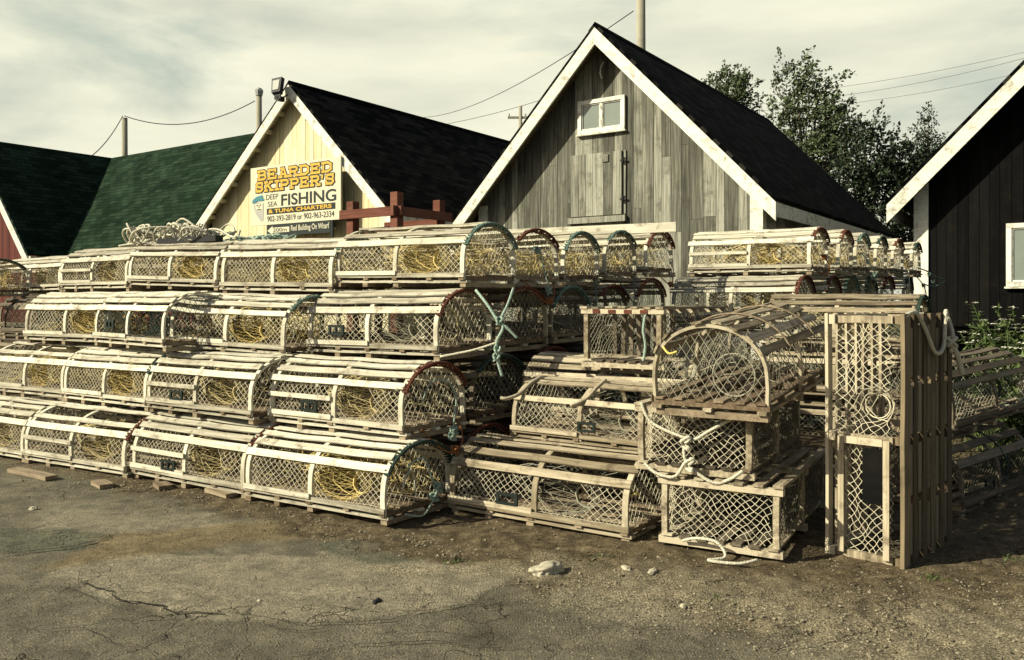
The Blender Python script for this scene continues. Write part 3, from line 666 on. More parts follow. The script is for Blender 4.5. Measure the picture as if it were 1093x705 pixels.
def funnel_mesh(seed, mat, hole):
    hx, hz, R, rh, dep = hole; b = MB(); rh *= .95
    def P(a, t):
        # wide oval mouth in the side netting, narrowing to the ring
        w0, h0 = R*1.55, R*1.02
        x = hx-.05*(1-t)+math.cos(a)*(w0*(1-t)+rh*t)+dep*.5*t; z = hz+math.sin(a)*(h0*(1-t)+rh*t)
        z = min(max(z, .07), .30)
        n_ = Vector((noise.noise(Vector((a*1.5, t*2, seed))), 0, noise.noise(Vector((a*1.5, t*2, seed+5)))))*.012
        return Vector((x, -(prof_y(z)-.012)+dep*t**.8, z))+n_
    ns = 20
    for i in range(ns):
        for tw in (1, -1): b.tube([P(2*PI*i/ns+tw*.8*k/6, k/6) for k in range(7)], .0018, 3, cap=False)
    for q in range(3): b.tube([P(2*PI*i/18, 1)+Vector((0, q*.006, 0)) for i in range(19)], .0055, 4)
    rnd = random.Random(seed)
    for i in range(9):
        a0 = rnd.uniform(0, 6.3); t0 = rnd.uniform(0, .4); b.tube([P(a0+.25*k*rnd.uniform(.6, 1.2), min(1, t0+k*.08)) for k in range(8)], .0022, 3, cap=False)
    return b.mesh('entrance_funnel', mat)
def end_net(seed, mat, r=.0018, su=.045, sv=.085):
    b = MB(); s = sag(seed)
    def fn(u, v): return (.02*noise.noise(Vector((u*4, v*4, seed)))-.012, u, v)
    strands(b, -.28, .28, .06, .43, su, sv, fn, lambda u, v: abs(u) < prof_y(v)-.004, r)
    return b.mesh('end_net', mat)
def inner_net(seed, mat, dense=1.0):
    """netting head inside the trap, tapering from the middle bow to a ring, with loose twine"""
    rnd = random.Random(seed); b = MB()
    ns = int(18*min(dense, 1.6))+4
    def P(a, t):
        rr = 1-t; y = math.cos(a)*(.26*rr+.055*t); z = .20+math.sin(a)*(.17*rr+.05*t)+.02*t; x = .03-.34*t
        return Vector((x, y, z))+Vector((noise.noise(Vector((a*2, t*3, seed))), noise.noise(Vector((a*2, t*3, seed+9))), noise.noise(Vector((a*3, t*3, seed+4)))))*.02
    for i in range(ns):
        for tw in (1, -1):
            b.tube([P(2*PI*i/ns+tw*.9*k/8, k/8) for k in range(9)], .0022, 3, cap=False)
    b.tube([P(2*PI*i/14, 1) for i in range(15)], .006, 4)
    # head from side entrance toward the centre
    for i in range(0):
        a = 0
        b.tube([Vector((.28+math.cos(a)*(.13*(1-t)+.06*t), -.27+.24*t, .18+math.sin(a)*(.11*(1-t)+.06*t))) for t in [k/5 for k in range(6)]], .0022, 3, cap=False)
    for i in range(int(26*dense)):
        p = Vector((rnd.uniform(-.5, .5), rnd.uniform(-.1, .24), rnd.uniform(.08, .3))); q = []
        d = Vector((rnd.uniform(-1, 1), rnd.uniform(-1, 1), rnd.uniform(-.5, .5))).normalized(); c = rnd.uniform(-1, 1)
        for k in range(12):
            q.append(p.copy()); p += d*.035; d = (d+Vector((noise.noise(p*6)*.9, c*.3*d.x, noise.noise(p*6+Vector((3, 3, 3)))*.7-.05))).normalized()
            if p.z < .07: p.z = .07
            if p.z > .34: p.z = .34
            p.y = max(-.25 if p.x < .0 else .10, min(.25, p.y)); p.x = max(-.56, min(.56, p.x))
        b.tube(q, .0021, 3, cap=False)
    return b.mesh('inner_net', mat)
def lashing(seed, mat, thick=.008, t0=18, t1=162, coils=26):
    rnd = random.Random(seed); b = MB(); pts = []
    n = coils*7
    for i in range(n+1):
        s = i/n; t = math.radians(t0+(t1-t0)*s); y, z = arc(t, .012); a = i/7*2*PI
        rr = .015+.011*noise.noise(Vector((s*9, seed, 0)))
        pts.append((math.cos(a)*rr, y-math.cos(t)*math.sin(a)*rr, z+math.sin(t)*math.sin(a)*rr))
    b.tube(pts, thick*.8, 4)
    pts = [(.02, *arc(math.radians(t0+(t1-t0)*i/20), .02)) for i in range(21)]
    b.tube(pts, thick*1.3, 5)
    return b.mesh('rope_lashing', mat)
def rope_path(pts, n=8):
    P = [Vector(p) for p in pts]; out = []
    for i in range(len(P)-1):
        p0 = P[max(i-1, 0)]; p1 = P[i]; p2 = P[i+1]; p3 = P[min(i+2, len(P)-1)]
        for k in range(n):
            t = k/n
            out.append(.5*((2*p1)+(-p0+p2)*t+(2*p0-5*p1+4*p2-p3)*t*t+(-p0+3*p1-3*p2+p3)*t**3))
    out.append(P[-1]); return out
def knot(b, p, r, rnd):
    p = Vector(p); pts = []
    for k in range(22):
        a = k*1.1; pts.append(p+Vector((math.cos(a)*r, math.sin(a*1.3)*r, math.sin(a*.7)*r*1.3)))
    b.tube(rope_path(pts, 3), r*.42, 5)
# shared meshes
rr = random.Random(21)
MESH = {}
for tone, (lm, bm_) in {'pale': ('lath', 'bow'), 'brown': ('lathB', 'bowB'), 'dark': ('lathD', 'lathD')}.items():
    MESH['slats', tone] = [slats_mesh(100+i*7+len(tone), M[lm], n=(8, 8, 8, 9, 7)[i], drop=((), (2,), (), (5,), ())[i]) for i in range(5)]
    MESH['base', tone] = [base_mesh(i, M[lm], M['sill']) for i in range(2)]
    MESH['bow', tone] = [bow_mesh(rr, M[bm_]) for i in range(3)]
HOLE = (.27, .185, .115, .074, .09)
HOLE2 = (.24, .19, .115, .078, .10)
HOLE3 = (.30, .185, .112, .070, .08)
for nm in ('net', 'netgrey', 'netdark', 'netback'):
    MESH['front', nm] = [side_net(1.3, -1, M[nm], HOLE), side_net(4.7, -1, M[nm], HOLE2, su=.046), side_net(8.1, -1, M[nm], HOLE3, su=.052, sv=.046)]
    MESH['back', nm] = [side_net(2.9, 1, M['netback'], su=.08, sv=.07)]  # far net darkened as painted shade inside the trap
    MESH['end', nm] = [end_net(1.1, M[nm]), end_net(3.7, M[nm], su=.05, sv=.075)]
for nm, k in (('netyel', 8.0), ('nettan', 1.6), ('netgrey', .25), ('netdark', .5)):
    MESH['inner', nm] = [inner_net(3, M[nm], k), inner_net(17, M[nm], k)]
    MESH['funnel', nm] = [funnel_mesh(2+j, M[nm], H_) for j, H_ in enumerate((HOLE, HOLE2, HOLE3))]
for c in ('teal', 'dteal', 'rust', 'rope'):
    MESH['lash', c] = [lashing(1, M[c]), lashing(5, M[c], t0=35, t1=150, coils=18)]
def door_mesh(kind, mat, seed=0):
    rnd = random.Random(seed+40); b = MB()
    y = -(.30+.012)
    b.box(-.605, -.0, y-.012, y, .062, .095)
    if kind == 2: b.box(-.60, -.005, -(.306+.016), -.308, .19, .222)
    return b.mesh('door', mat)
for tone, lm in (('pale', 'lath'), ('brown', 'lathB'), ('dark', 'lathD')):
    for k in (1, 2): MESH['door', tone, k] = door_mesh(k, M[lm], k)
def vent_mesh(two=True):
    b = MB(); y0, y1 = -.325, -.312
    W_, H_ = .075, .038
    b.box(-W_, W_, y0, y1, -H_, -H_+.018); b.box(-W_, W_, y0, y1, H_-.018, H_); b.box(-W_, -W_+.02, y0, y1, -H_+.018, H_-.018); b.box(W_-.02, W_, y0, y1, -H_+.018, H_-.018)
    if two: b.box(-.008, .008, y0, y1, -H_+.018, H_-.018)
    return b.mesh('escape_vent', M['plastic'])
VENT = [vent_mesh(True), vent_mesh(False)]
SCALE_H = .93
tcount = [0]
def bow_trap(label, loc, rz, tone='pale', net='net', inner='nettan', lash=None, door=1, vent=None, tilt=0, roll=0, group=None, lod=2, extra=None, length=1.0, hscale=1, mid=True, front=True, drop_slats=None, cat='lobster trap'):
    """bow-topped lobster trap; loc is the centre of its base"""
    i = tcount[0]; tcount[0] += 1; rnd = random.Random(i*13+1)
    r = thing('lobster_trap', label, cat, loc, rz, group)
    r.rotation_euler = (roll+rnd.uniform(-.022, .022), tilt+rnd.uniform(-.008, .008), rz+rnd.uniform(-.02, .02)); r.scale = (length, 1, SCALE_H*hscale*rnd.uniform(.965, 1.02))
    obj('base_frame', MESH['base', tone][i % 2], r)
    for k, x in enumerate((-.585, .0 if not mid else rnd.uniform(-.03, .01), .585)): obj('bow', MESH['bow', tone][(i+k) % 3], r, (x, 0, 0))
    obj('top_slats', (drop_slats or MESH['slats', tone][(i*3) % 5 if (i*3) % 5 != 4 or tone != 'pale' else 0]), r)
    if front: obj('side_net', MESH['front', net][i % 3], r); obj('entrance_funnel', MESH['funnel', inner or 'netdark'][i % 3], r)
    obj('end_net', MESH['end', net][i % 2], r, (.585, 0, 0))
    if lod > 0:
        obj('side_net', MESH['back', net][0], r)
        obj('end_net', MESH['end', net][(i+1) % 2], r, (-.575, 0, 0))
    if inner: obj('inner_net', MESH['inner', inner][i % 2], r)
    if door: obj('door', MESH['door', tone, door], r)
    if vent is not None: v = obj('escape_vent', VENT[vent[2]], r, (vent[0], 0, vent[1]))
    if lash: obj('rope_lashing', MESH['lash', lash][i % 2], r, (.60, 0, 0))
    if extra:
        for nm, pts, rad, mt, kn in extra:
            b = MB(); b.tube(rope_path(pts), rad*(.8 if nm not in ('loose_bow', 'loose_lath') else 1), 5)
            for kp in kn: knot(b, kp, .018, rnd)
            obj(nm, b.mesh(nm, M[mt], True), r)
    return r
def along(X, Y, yaw, l=1.22, z=0, w=TW):
    """centre and rotation from the near right front corner"""
    t = ANG+math.radians(yaw); L_ = Vector((-math.sin(t), math.cos(t), 0)); D_ = Vector((math.cos(t), math.sin(t), 0))
    c = Vector((X, Y, 0))+L_*(l/2)+D_*(w/2); c.z = z+.012
    return c, math.atan2(-L_.y, -L_.x)
G1 = 'bow-topped lobster traps stacked in the long wall'
bridle_teal = [('bridle_rope', [(.61, -.10, .25), (.66, -.16, .33), (.68, -.05, .36), (.70, .0, .22), (.72, .03, .16), (.70, -.02, .05), (.72, -.12, .01), (.66, -.2, .03)], .007, 'ltteal', [(.72, .03, .16), (.70, .02, .10)]),
               ('bridle_rope', [(.61, -.12, .12), (.64, -.2, .16), (.64, -.16, .27), (.62, -.08, .27), (.62, -.06, .16), (.66, -.1, .12)], .006, 'rope', [])]
bridle_cream = [('bridle_rope', [(.61, -.14, .20), (.65, -.1, .33), (.68, .02, .33), (.70, .08, .22), (.70, .06, .06), (.70, .04, -.02)], .007, 'ltteal', [(.70, .06, .0), (.70, .04, -.04)]),
                ('orange_rope', [(.62, -.16, .03), (.70, -.08, -.09), (.74, .02, -.14), (.72, .12, -.06), (.62, .2, .04)], .0065, 'orange', [(.74, .02, -.12)])]
B1 = [  # X, Y, yaw, z right end, z left end, options
 (-.72, 4.78, 0, .03, .01, dict(label='rightmost pale trap of the bottom row, teal rope from its end trailing on ground', lash='dteal', inner='netyel', extra=bridle_teal)),
 (-1.74, 5.49, 2, .01, .015, dict(label='bottom row trap second from the right, two-lath door with a small dark vent', door=2, vent=(-.17, .12, 0), inner='nettan', lash='rust')),
 (-2.82, 6.13, 5, .015, .02, dict(label='bottom row trap third from the right, two-lath door and rusty rope at its end', door=2, inner='nettan', lash='rust')),
 (-3.88, 6.73, 5, .02, .02, dict(label='leftmost bottom row trap, cut off by the left edge of the photo', inner='nettan')),
 (-.64, 5.03, 0, .475, .465, dict(label='second row trap at right end, rust red bow rope and pale loop over its end', door=2, vent=(-.20, .14, 0), lash='rust', inner='nettan', extra=bridle_cream)),
 (-1.73, 5.64, .5, .475, .475, dict(label='second row trap in the middle, two-lath door above a green vent', door=2, vent=(-.22, .13, 1), inner='nettan')),
 (-2.73, 6.33, 0, .475, .47, dict(label='second row trap with plain netting and yellow funnel, third from the right', inner='netyel', lash='dteal')),
 (-3.74, 7.04, 3, .47, .47, dict(label='second row trap reaching out of the left edge, yellow funnel in its netting', inner='netyel')),
 (-.48, 5.46, 0, .925, .92, dict(label='third row trap at right end, green vent in door bay, rust rope on its bow', lash='rust', inner='netgrey', vent=(-.30, .17, 0), extra=[('coiled_rope', [(.60, -.24, .30), (.62, -.20, .33), (.62, -.12, .26), (.62, -.12, .14), (.61, -.2, .10), (.60, -.26, .16)], .007, 'nettan', [])])),
 (-1.60, 5.99, 6, .895, .93, dict(label='third row trap second from the right, green rope end and yellow twine inside', lash='teal', inner='netyel', extra=[('coiled_rope', [(.60+.01*math.sin(a), -.12+.09*math.cos(a), .17+.09*math.sin(a)) for a in [i*.6 for i in range(22)]], .005, 'rope', [])])),
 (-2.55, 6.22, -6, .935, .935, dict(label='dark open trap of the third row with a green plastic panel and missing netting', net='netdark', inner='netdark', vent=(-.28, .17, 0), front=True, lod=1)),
 (-3.37, 7.01, 3, .93, .93, dict(label='third row trap near the left edge, yellow funnel beside its plain net', inner='netyel', lash='dteal')),
 (-.30, 5.62, 1, 1.40, 1.42, dict(label='long pale top row trap at the right end, teal rope round its arched end', lash='teal', inner='netyel')),
 (-1.33, 6.27, 4, 1.355, 1.37, dict(label='top row trap just left of the longest one, lower and without a door lath', lash='teal', inner='netyel', door=0)),
 (-2.40, 6.90, 3, 1.39, 1.42, dict(label='top row trap under the coils of pale rope, single door lath', inner='netyel', hscale=.95)),
 (-3.44, 7.54, -2, 1.40, 1.40, dict(label='short-looking top row trap left of the rope coils, two-lath door', inner='nettan', door=2, hscale=.92)),
 (-4.43, 8.26, 0, 1.39, 1.39, dict(label='top row trap near the left edge with green rope over its end', inner='nettan', lash='dteal', net='netgrey', hscale=.85)),
]
for X_, Y_, yaw, zr_, zl_, kw in B1:
    c, rz = along(X_, Y_, yaw, z=(zr_+zl_)/2)
    bow_trap(loc=c, rz=rz, tilt=math.atan2(zl_-zr_, 1.22), group=G1, **kw)
# far left trap that shows its arched end
c, rz = along(-5.30, 8.15, -4, z=1.35); bow_trap('leftmost top row trap showing only its arched end full of yellow twine', c, rz, inner='netyel', lash='dteal', group=G1, hscale=.85)
c, rz = along(-4.1, 7.75, 0, z=.93); bow_trap('shadowed third row trap set back at the left edge', c, rz, net='netdark', inner=None, tone='dark', group=G1)  # dark wood and net paint the shadow at this end
# rows behind the first, right hand column
col = ['rust', 'teal', 'teal', 'rust']
words = ['second', 'third', 'fourth', 'fifth']
colw = ['rust red', 'teal', 'pale teal', 'brown']
acol = {3: [3.49, 3.47, 3.44, 3.37], 2: [3.44, 3.43, 3.41, 3.36], 1: [3.40, 3.40, 3.38, 3.36], 0: [3.34, 3.38, 3.38, 3.36]}
dcol = {3: 4.45, 2: 4.2, 1: 3.85, 0: 3.6}
ends = {3: ['rust', 'teal', 'teal', 'rust'], 2: ['rust', 'teal', 'rust', 'rust'], 1: ['dteal', 'rust', 'dteal', 'dteal'], 0: ['rust', 'dteal', 'dteal', 'dteal']}
cname = {'rust': 'rust red', 'teal': 'teal', 'dteal': 'dark green'}
tname = {3: 'top', 2: 'third', 1: 'second', 0: 'bottom'}
for tier in range(4):
    for k in range(4):
        a = acol[tier][k]; d = dcol[tier]+.66*(k+1)
        p = at(a, d); z = (.02, .475, .925, 1.385)[tier]+ground_z(p.x+.3, p.y)+.01
        if tier == 2: z += .015*(k % 2)
        p2, rz = along(p.x, p.y, random.Random(tier*7+k).uniform(-1.5, 1.5), z=z)
        ex = None
        if tier == 3:
            if k == 0: ex = [('bridle_rope', [(.62, -.12, .27), (.65, -.06, .30), (.67, -.02, .15), (.70, .02, -.05), (.70, .0, -.1)], .007, 'ltteal', [(.65, -.06, .27), (.70, .02, -.06)]),
                             ('orange_rope', [(.62, -.20, .02), (.68, -.1, -.1), (.72, .0, -.17), (.68, .12, -.08), (.62, .2, .0)], .007, 'orange', [(.72, .0, -.15)])]
            if k in (1, 2): ex = [('bridle_rope', [(.62, -.18, .02), (.68, -.08, -.12), (.72, .0, -.24), (.68, .1, -.1), (.62, .2, .02)], .007, 'teal', [])]
            if k == 3: ex = [('bridle_rope', [(.62, -.18, .22), (.64, -.05, .28), (.66, .08, .2), (.68, .1, .0)], .006, 'rope', [(.68, .1, .0)]), ('orange_rope', [(.62, -.12, .0), (.68, .05, -.12), (.64, .2, .0)], .007, 'orange', [(.68, .05, -.11)])]
        bow_trap('trap %s from the front in the %s row, arched end ringed with %s rope' % (words[k], tname[tier], cname[ends[tier][k]]), p2, rz, net='net' if tier == 3 else 'netgrey', inner='netyel' if tier == 3 else 'netgrey', lash=ends[tier][k], door=1, group='traps in the deeper rows of the long wall', lod=0, extra=ex, tone='pale' if tier > 2 else 'brown' if tier > 1 else 'dark')  # lower tiers take the dark lath, depth shade put into the colour
# second row behind the other columns: only glimpsed through the netting
for tier in range(4):
    for j in range(5):
        a = 4.66+j*1.24+.02*tier; d = dcol[tier]+.72; p = at(a, d); z = (.02, .475, .925, 1.34)[tier]+.02
        p2, rz = along(p.x, p.y, 2, z=z)
        bow_trap('shade-dark trap packed behind the front of the long wall, seen only through netting', p2, rz, tone='dark' if tier < 3 else 'brown', net='netback', inner='netyel' if tier == 3 else None, door=1, group='traps hidden in the second depth of the long wall', lod=0)  # hidden traps darkened in colour to deepen the shade behind the netting

# rear right block
GB = 'traps of the rear right block'
arB = [2.15, 2.09, 2.08, 2.04, 1.99, 1.90]
lashB = ['rust', 'rust', 'teal', 'dteal', 'rust', 'dteal']
for k in range(6):
    for tier in (3, 2, 1, 0):
        a = arB[k]; d = 8.03+.76*k - (.30 if tier < 3 else 0) - (.1 if tier < 2 else 0); p = at(a+(.0 if tier == 3 else .06), d)
        z = 1.555-.455*(3-tier) + (ground_z(p.x, p.y)-ground_z(*at(2.15, 8.03).xy))*.35
        if tier == 0 or (tier == 1 and 0 < k < 5): 
            if k not in (0,): continue
        p2, rz = along(p.x, p.y, 0, z=z)
        if tier == 3: lab = ['frontmost top trap of the rear right block, two-lath door and rust rope round its end', 'top trap second in line on the rear right block, rust brown rope end', 'top trap third in line on the rear right block, teal rope end and hanging line', 'top trap fourth in line on the rear right block, dark green rope end', 'top trap fifth in line on the rear right block, cream line hanging down', 'last and farthest top trap of the rear right block beside the white corner post'][k]
        elif tier == 2: lab = 'trap under the %s top trap of the rear right block' % ['frontmost', 'second', 'third', 'fourth', 'fifth', 'last'][k]
        else: lab = 'lower trap buried in the rear right block, below its upper two layers'
        ex = None
        if tier == 3 and k == 2: ex = [('bridle_rope', [(.62, -.22, .22), (.68, -.1, .12), (.72, .02, -.02), (.70, .1, -.14)], .009, 'ltteal', [(.72, .02, -.02), (.7, .0, -.06)])]
        if tier == 3 and k == 4: ex = [('bridle_rope', [(.62, -.2, .24), (.66, -.05, .27), (.68, .1, .16), (.70, .14, -.05), (.7, .1, -.3)], .009, 'rope', [])]
        if tier == 3 and k == 5: ex = [('bridle_rope', [(.62, -.1, .1), (.72, .0, .05), (.8, .1, -.02), (.9, .2, -.08), (.8, .1, -.16), (.7, -.05, -.14)], .012, 'teal', [(.75, .0, .0), (.78, .1, -.1)]), ('bridle_rope', [(.62, -.2, -.02), (.68, .0, -.15), (.7, .1, -.3)], .009, 'teal', [(.68, .0, -.15)])]
        if tier == 3 and k == 0: ex = [('orange_rope', [(.61, .0, .18), (.64, .05, .15), (.66, .1, .06), (.66, .02, -.02), (.62, -.1, .0)], .010, 'orange', [(.63, .04, .16)])]
        bow_trap(lab, p2, rz, net='net' if tier == 3 else 'netgrey', inner='netyel' if tier == 3 else 'nettan', lash=lashB[k] if tier > 1 else None, door=2 if (k == 0 and tier == 3) else 1, group=GB if tier > 1 else 'lower traps of the rear right block', lod=0 if k else 1, extra=ex)
# lone pile in front of the rear block
for tier, lab in ((2, 'brown-slatted trap behind the arched brown one, green net hanging inside'), (1, 'shadowed trap below the brown-slatted one behind the arched trap'), (0, 'dark bottom trap of the pile behind the arched trap')):
    p = at(1.17, 7.35); c, rz = along(p.x, p.y, -2, z=.92-.44*(2-tier)); bow_trap(lab, c, rz, tone='brown', net='netgrey', inner='netdark' if tier < 2 else 'nettan', group='pile behind the arched brown trap', lash='dteal' if tier == 2 else None)

# ---- box shaped traps
def box_trap(label, loc, rz, tone='brown', net='netgrey', h=.36, group=None, end_slats=False, hole=True, mat4=None, extra=None, ballast=False, top=True, seed=0, w=.60, inner=None, endnet=True, reds=False, outer=False, doorbay=False, long_=1.22):
    rnd = random.Random(seed+77); lm = {'pale': 'lath', 'brown': 'lathB', 'dark': 'lathD'}[tone]
    r = thing('lobster_trap', label, 'lobster trap', loc, rz, group)
    if mat4 is not None: r.matrix_world = mat4
    hl = long_/2; hw = w/2; net_m = M[net]
    b = MB()
    for x in (-hl+.02, 0, hl-.02): b.box(x-.02, x+.02, -hw+(.01 if outer else -.02), hw-(.01 if outer else -.02), .0, .035)
    n = 6 if outer else 7
    for k in range(n): 
        q0 = len(b.f); y = -hw+.03+(w-.06)*k/(n-1); lath(b, -hl-.01, hl+.01, y, .0425 if not outer else -.010, (0, 0, 1), rnd.uniform(.05, .085) if outer else .055, .012 if not outer else .02, rnd, .002)
        if 0 < k < n-1 and not outer:
            for q in range(q0, len(b.f)): b.m[q] = 1  # middle floor laths darkened to paint the shaded inside
    obj('base_frame', b.mesh('base_frame', [M['lathM' if outer else lm], M['lathD']]), r)
    for x in (-hl+.02, 0, hl-.02):
        for y in (-hw+.012, hw-.012):
            b = MB(); b.sweep([(x, y, .036), (x+rnd.uniform(-.006, .006), y+rnd.uniform(-.005, .005), h*.55), (x, y, h-.045)], (1, 0, 0), .03, .036); obj('post', b.mesh('post', M[lm]), r)
    b = MB()
    for x in (-hl+.02, 0, hl-.02): b.box(x-.024, x+.024, -hw-.022, hw+.022, h-.044, h-.014)
    for y in (-hw, hw): lath(b, -hl-.01, hl+.01, y, h-.005, (0, 0, 1), .05, .016, rnd, .002)
    if top:
        for k in range(1, 6):
            y = -hw+w*k/6; lath(b, -hl-.01, hl+.01, y, h-.006, (0, 0, 1), .05, .012, rnd, .003)
    obj('top_frame', b.mesh('top_frame', M[lm]), r)
    if reds:
        b = MB()
        for y in (-.20, -.09, .02, .13): b.box(hl+.0045, hl+.009, y, y+.05, h-.040, h-.018)
        obj('stain_block', b.mesh('stain_block', M['rust']), r)
    s = sag(seed+2)
    for sd in (-1, 1):
        b = MB()
        def fn(u, v, sd=sd):
            inn = 0; dx, dz = u, v
            if hole and sd < 0:
                hx, hz, R, rh, dep = .16, h*.36, .10, .062, .05
                q = math.hypot(u-hx, v-hz)
                if q < R:
                    k = q/R; nr = rh+(R-rh)*k; inn = dep*(1-k); c = ((u-hx)/max(q, 1e-4), (v-hz)/max(q, 1e-4)); dx = hx+c[0]*nr; dz = hz+c[1]*nr
            return (dx+s(v*2, u+3)*1.3, sd*(hw-.006-inn)+s(u, v)*1.5, dz+s(v*3, u)*1.9)
        strands(b, -hl+.03, hl-.03, .05, h-.04, .046, .044, fn, lambda u, v: True, .0019)
        if hole and sd < 0: b.tube([(.16+math.cos(a)*.062, -(hw-.056), h*.36+math.sin(a)*.062) for a in [2*PI*i/16 for i in range(17)]], .0035, 5)
        obj('side_net', b.mesh('side_net', net_m if sd < 0 else M['netback']), r)  # far side and far end nets darkened as painted shade
        b = MB()
        strands(b, -hw+.03, hw-.03, .05, h-.04, .042, .040, lambda u, v: (sd*(hl-.02)+s(u*2, v*2)*1.2, u+s(v*2, u)*1.2, v+s(v+3, u*2)*1.5), lambda u, v: True, .0019)
        if not (end_slats and sd > 0) and endnet: obj('end_net', b.mesh('end_net', net_m if sd > 0 else M['netback']), r)
    if end_slats:
        b = MB()
        for k in range(8):
            y = -hw+.06+(w-.12)*k/7; zt = h-.05; b.sweep([(hl-.35, y, .055), (hl-.35+rnd.uniform(-.01, .01), y+rnd.uniform(-.01, .01), zt)], (1, 0, 0), .03, .012)
        for k in range(9):
            y = -hw+.04+(w-.08)*k/8; continue; pts = [(hl-.10+.02*math.sin(z*30+k), y+.02*math.sin(z*17+k*2), .06+z) for z in [i*(h-.12)/8 for i in range(9)]]; b.tube(pts, .003, 4)
        obj('inner_slats', b.mesh('inner_slats', M['lathD']), r)
    if ballast:
        b = MB()
        for k in range(5):
            for x0 in (-.56, -.27, .03, .31):
                y = -hw+.03+(w-.06)*(k+.5)/(n-1)
                b.box(x0, x0+.25+rnd.uniform(-.03, .01), y-.021, y+.021, -.016, .004)
        obj('ballast', b.mesh('ballast', M['concrete']), r)
    if doorbay:
        b = MB(); y = -hw-.012
        b.box(-hl+.03, -.0, y-.012, y, .045, .075); b.box(-hl+.03, .0, y-.012, y, h-.09, h-.06)
        b.box(-.03, .005, y-.014, y, .078, h-.093); obj('door', b.mesh('door', M[lm]), r)
        b = MB(); b.box(-.32, -.05, y+.012, y+.018, .085, .185); obj('hole_shade_sheet', b.mesh('hole_shade_sheet', M['dark_wall']), r)  # black sheet painted in for the dark of an open hole
    if inner: obj('inner_net', MESH['inner', inner][seed % 2], r)
    if extra:
        for nm, pts, rad, mt, kn in extra:
            b = MB(); b.tube(rope_path(pts), rad, 6)
            for kp in kn: knot(b, kp, .022, rnd)
            obj(nm, b.mesh(nm, M[mt], True), r)
    return r
GR = 'old traps of the front right pile'
# R1, R2 long traps
c, rz = along(.62, 4.50, 0, z=.0)
bow_trap('long bow trap on the ground in front right pile, dark vent frame in door', c, rz, tone='brown', net='net', inner='netgrey', vent=(-.17, .13, 1), group=GR, extra=[('tie', [(.60, -.27, .25), (.63, -.25, .27), (.62, -.22, .25)], .007, 'yellow', [])])
c, rz = along(.80, 4.74, 0, l=.976, z=.435)
sb = slats_mesh(55, M['lathB'], n=8, drop=(1, 5, 7))
bow_trap('broken trap with missing top slats and loose bow pieces in front right pile', c, rz, tone='brown', net='net', inner='netgrey', vent=(.08, .14, 1), group=GR, drop_slats=sb, length=.8, hscale=.86, extra=[('loose_bow', [(-.50, -.10, .46), (-.51, -.2, .42), (-.53, -.30, .35), (-.58, -.38, .32), (-.62, -.40, .325)], .016, 'bowB', []), ('loose_bow', [(.08, -.08, .47), (.07, -.18, .42), (.04, -.27, .34), (-.02, -.36, .30)], .016, 'bowB', [])])
for lv in (0, 1):
    p = at(2.05, 4.86); c, rz = along(p.x, p.y, 0, z=.03+.455*lv); bow_trap(['dark trap on the ground behind the front right pile', 'trap of the second layer behind the broken one'][lv], c, rz, tone='brown', net='netgrey', inner='netdark', group='hidden traps at the back of the front right pile')
PHI = math.radians(57); 
def ended(X, Y, phi, z, w=.6, l=1.22):
    """near right corner of the end face at X, Y; long axis runs away along phi"""
    D_ = Vector((math.cos(phi), math.sin(phi), 0)); L_ = Vector((-math.sin(phi), math.cos(phi), 0))
    c = Vector((X, Y, 0))+D_*(l/2)+L_*(w/2); c.z = z
    return c, math.atan2(-D_.y, -D_.x)
c, rz = ended(.92, 5.22, math.radians(58), .865, w=.53)
box_trap('small box trap with red stained top bar and bare slats inside, upright frame facing front', c, rz, 'brown', 'netgrey', h=.39, end_slats=True, hole=False, w=.53, group=GR, seed=3, reds=True, extra=[('hanging_rope', [(.60, .16, .34), (.61, .15, .25), (.60, .16, .15), (.61, .15, .05)], .009, 'ltteal', [])])
c, rz = ended(1.312, 4.15, math.radians(60), .02)
box_trap('lowest box trap of front right pile, clean diamond net end with rope lying before it', c, rz, 'brown', 'net', h=.355, hole=False, group=GR, seed=5, inner='netdark',
         extra=[('loose_rope', [(.63, -.18, .03), (.66, -.10, .06), (.68, .0, .065), (.69, .05, .03), (.72, .06, .0), (.78, .0, -.005), (.76, .14, -.005), (.70, .22, .01)], .008, 'rope', [])])
c, rz = ended(1.205, 4.26, math.radians(60), .385)
box_trap('middle box trap of front right pile, cream rope bridle knotted across its end', c, rz, 'brown', 'net', h=.355, hole=False, group=GR, seed=6, inner='netgrey',
         extra=[('bridle_rope', [(.625, -.28, .36), (.63, -.22, .26), (.65, -.05, .20), (.64, .02, .19), (.65, .1, .24), (.625, .26, .34)], .009, 'rope', []),
                ('bridle_rope', [(.65, -.02, .2), (.66, -.03, .12), (.66, .0, .05), (.66, .12, -.02), (.65, .2, .0), (.64, .27, .05)], .009, 'rope', [(.655, -.02, .17), (.66, -.0, .06)]),
                ('bridle_rope', [(.66, -.03, .06), (.67, -.08, -.01), (.67, -.18, .0), (.65, -.25, .04)], .009, 'rope', []), ('tie', [(.63, .27, -.06), (.64, .22, -.055), (.63, .2, -.06)], .008, 'yellow', [])])
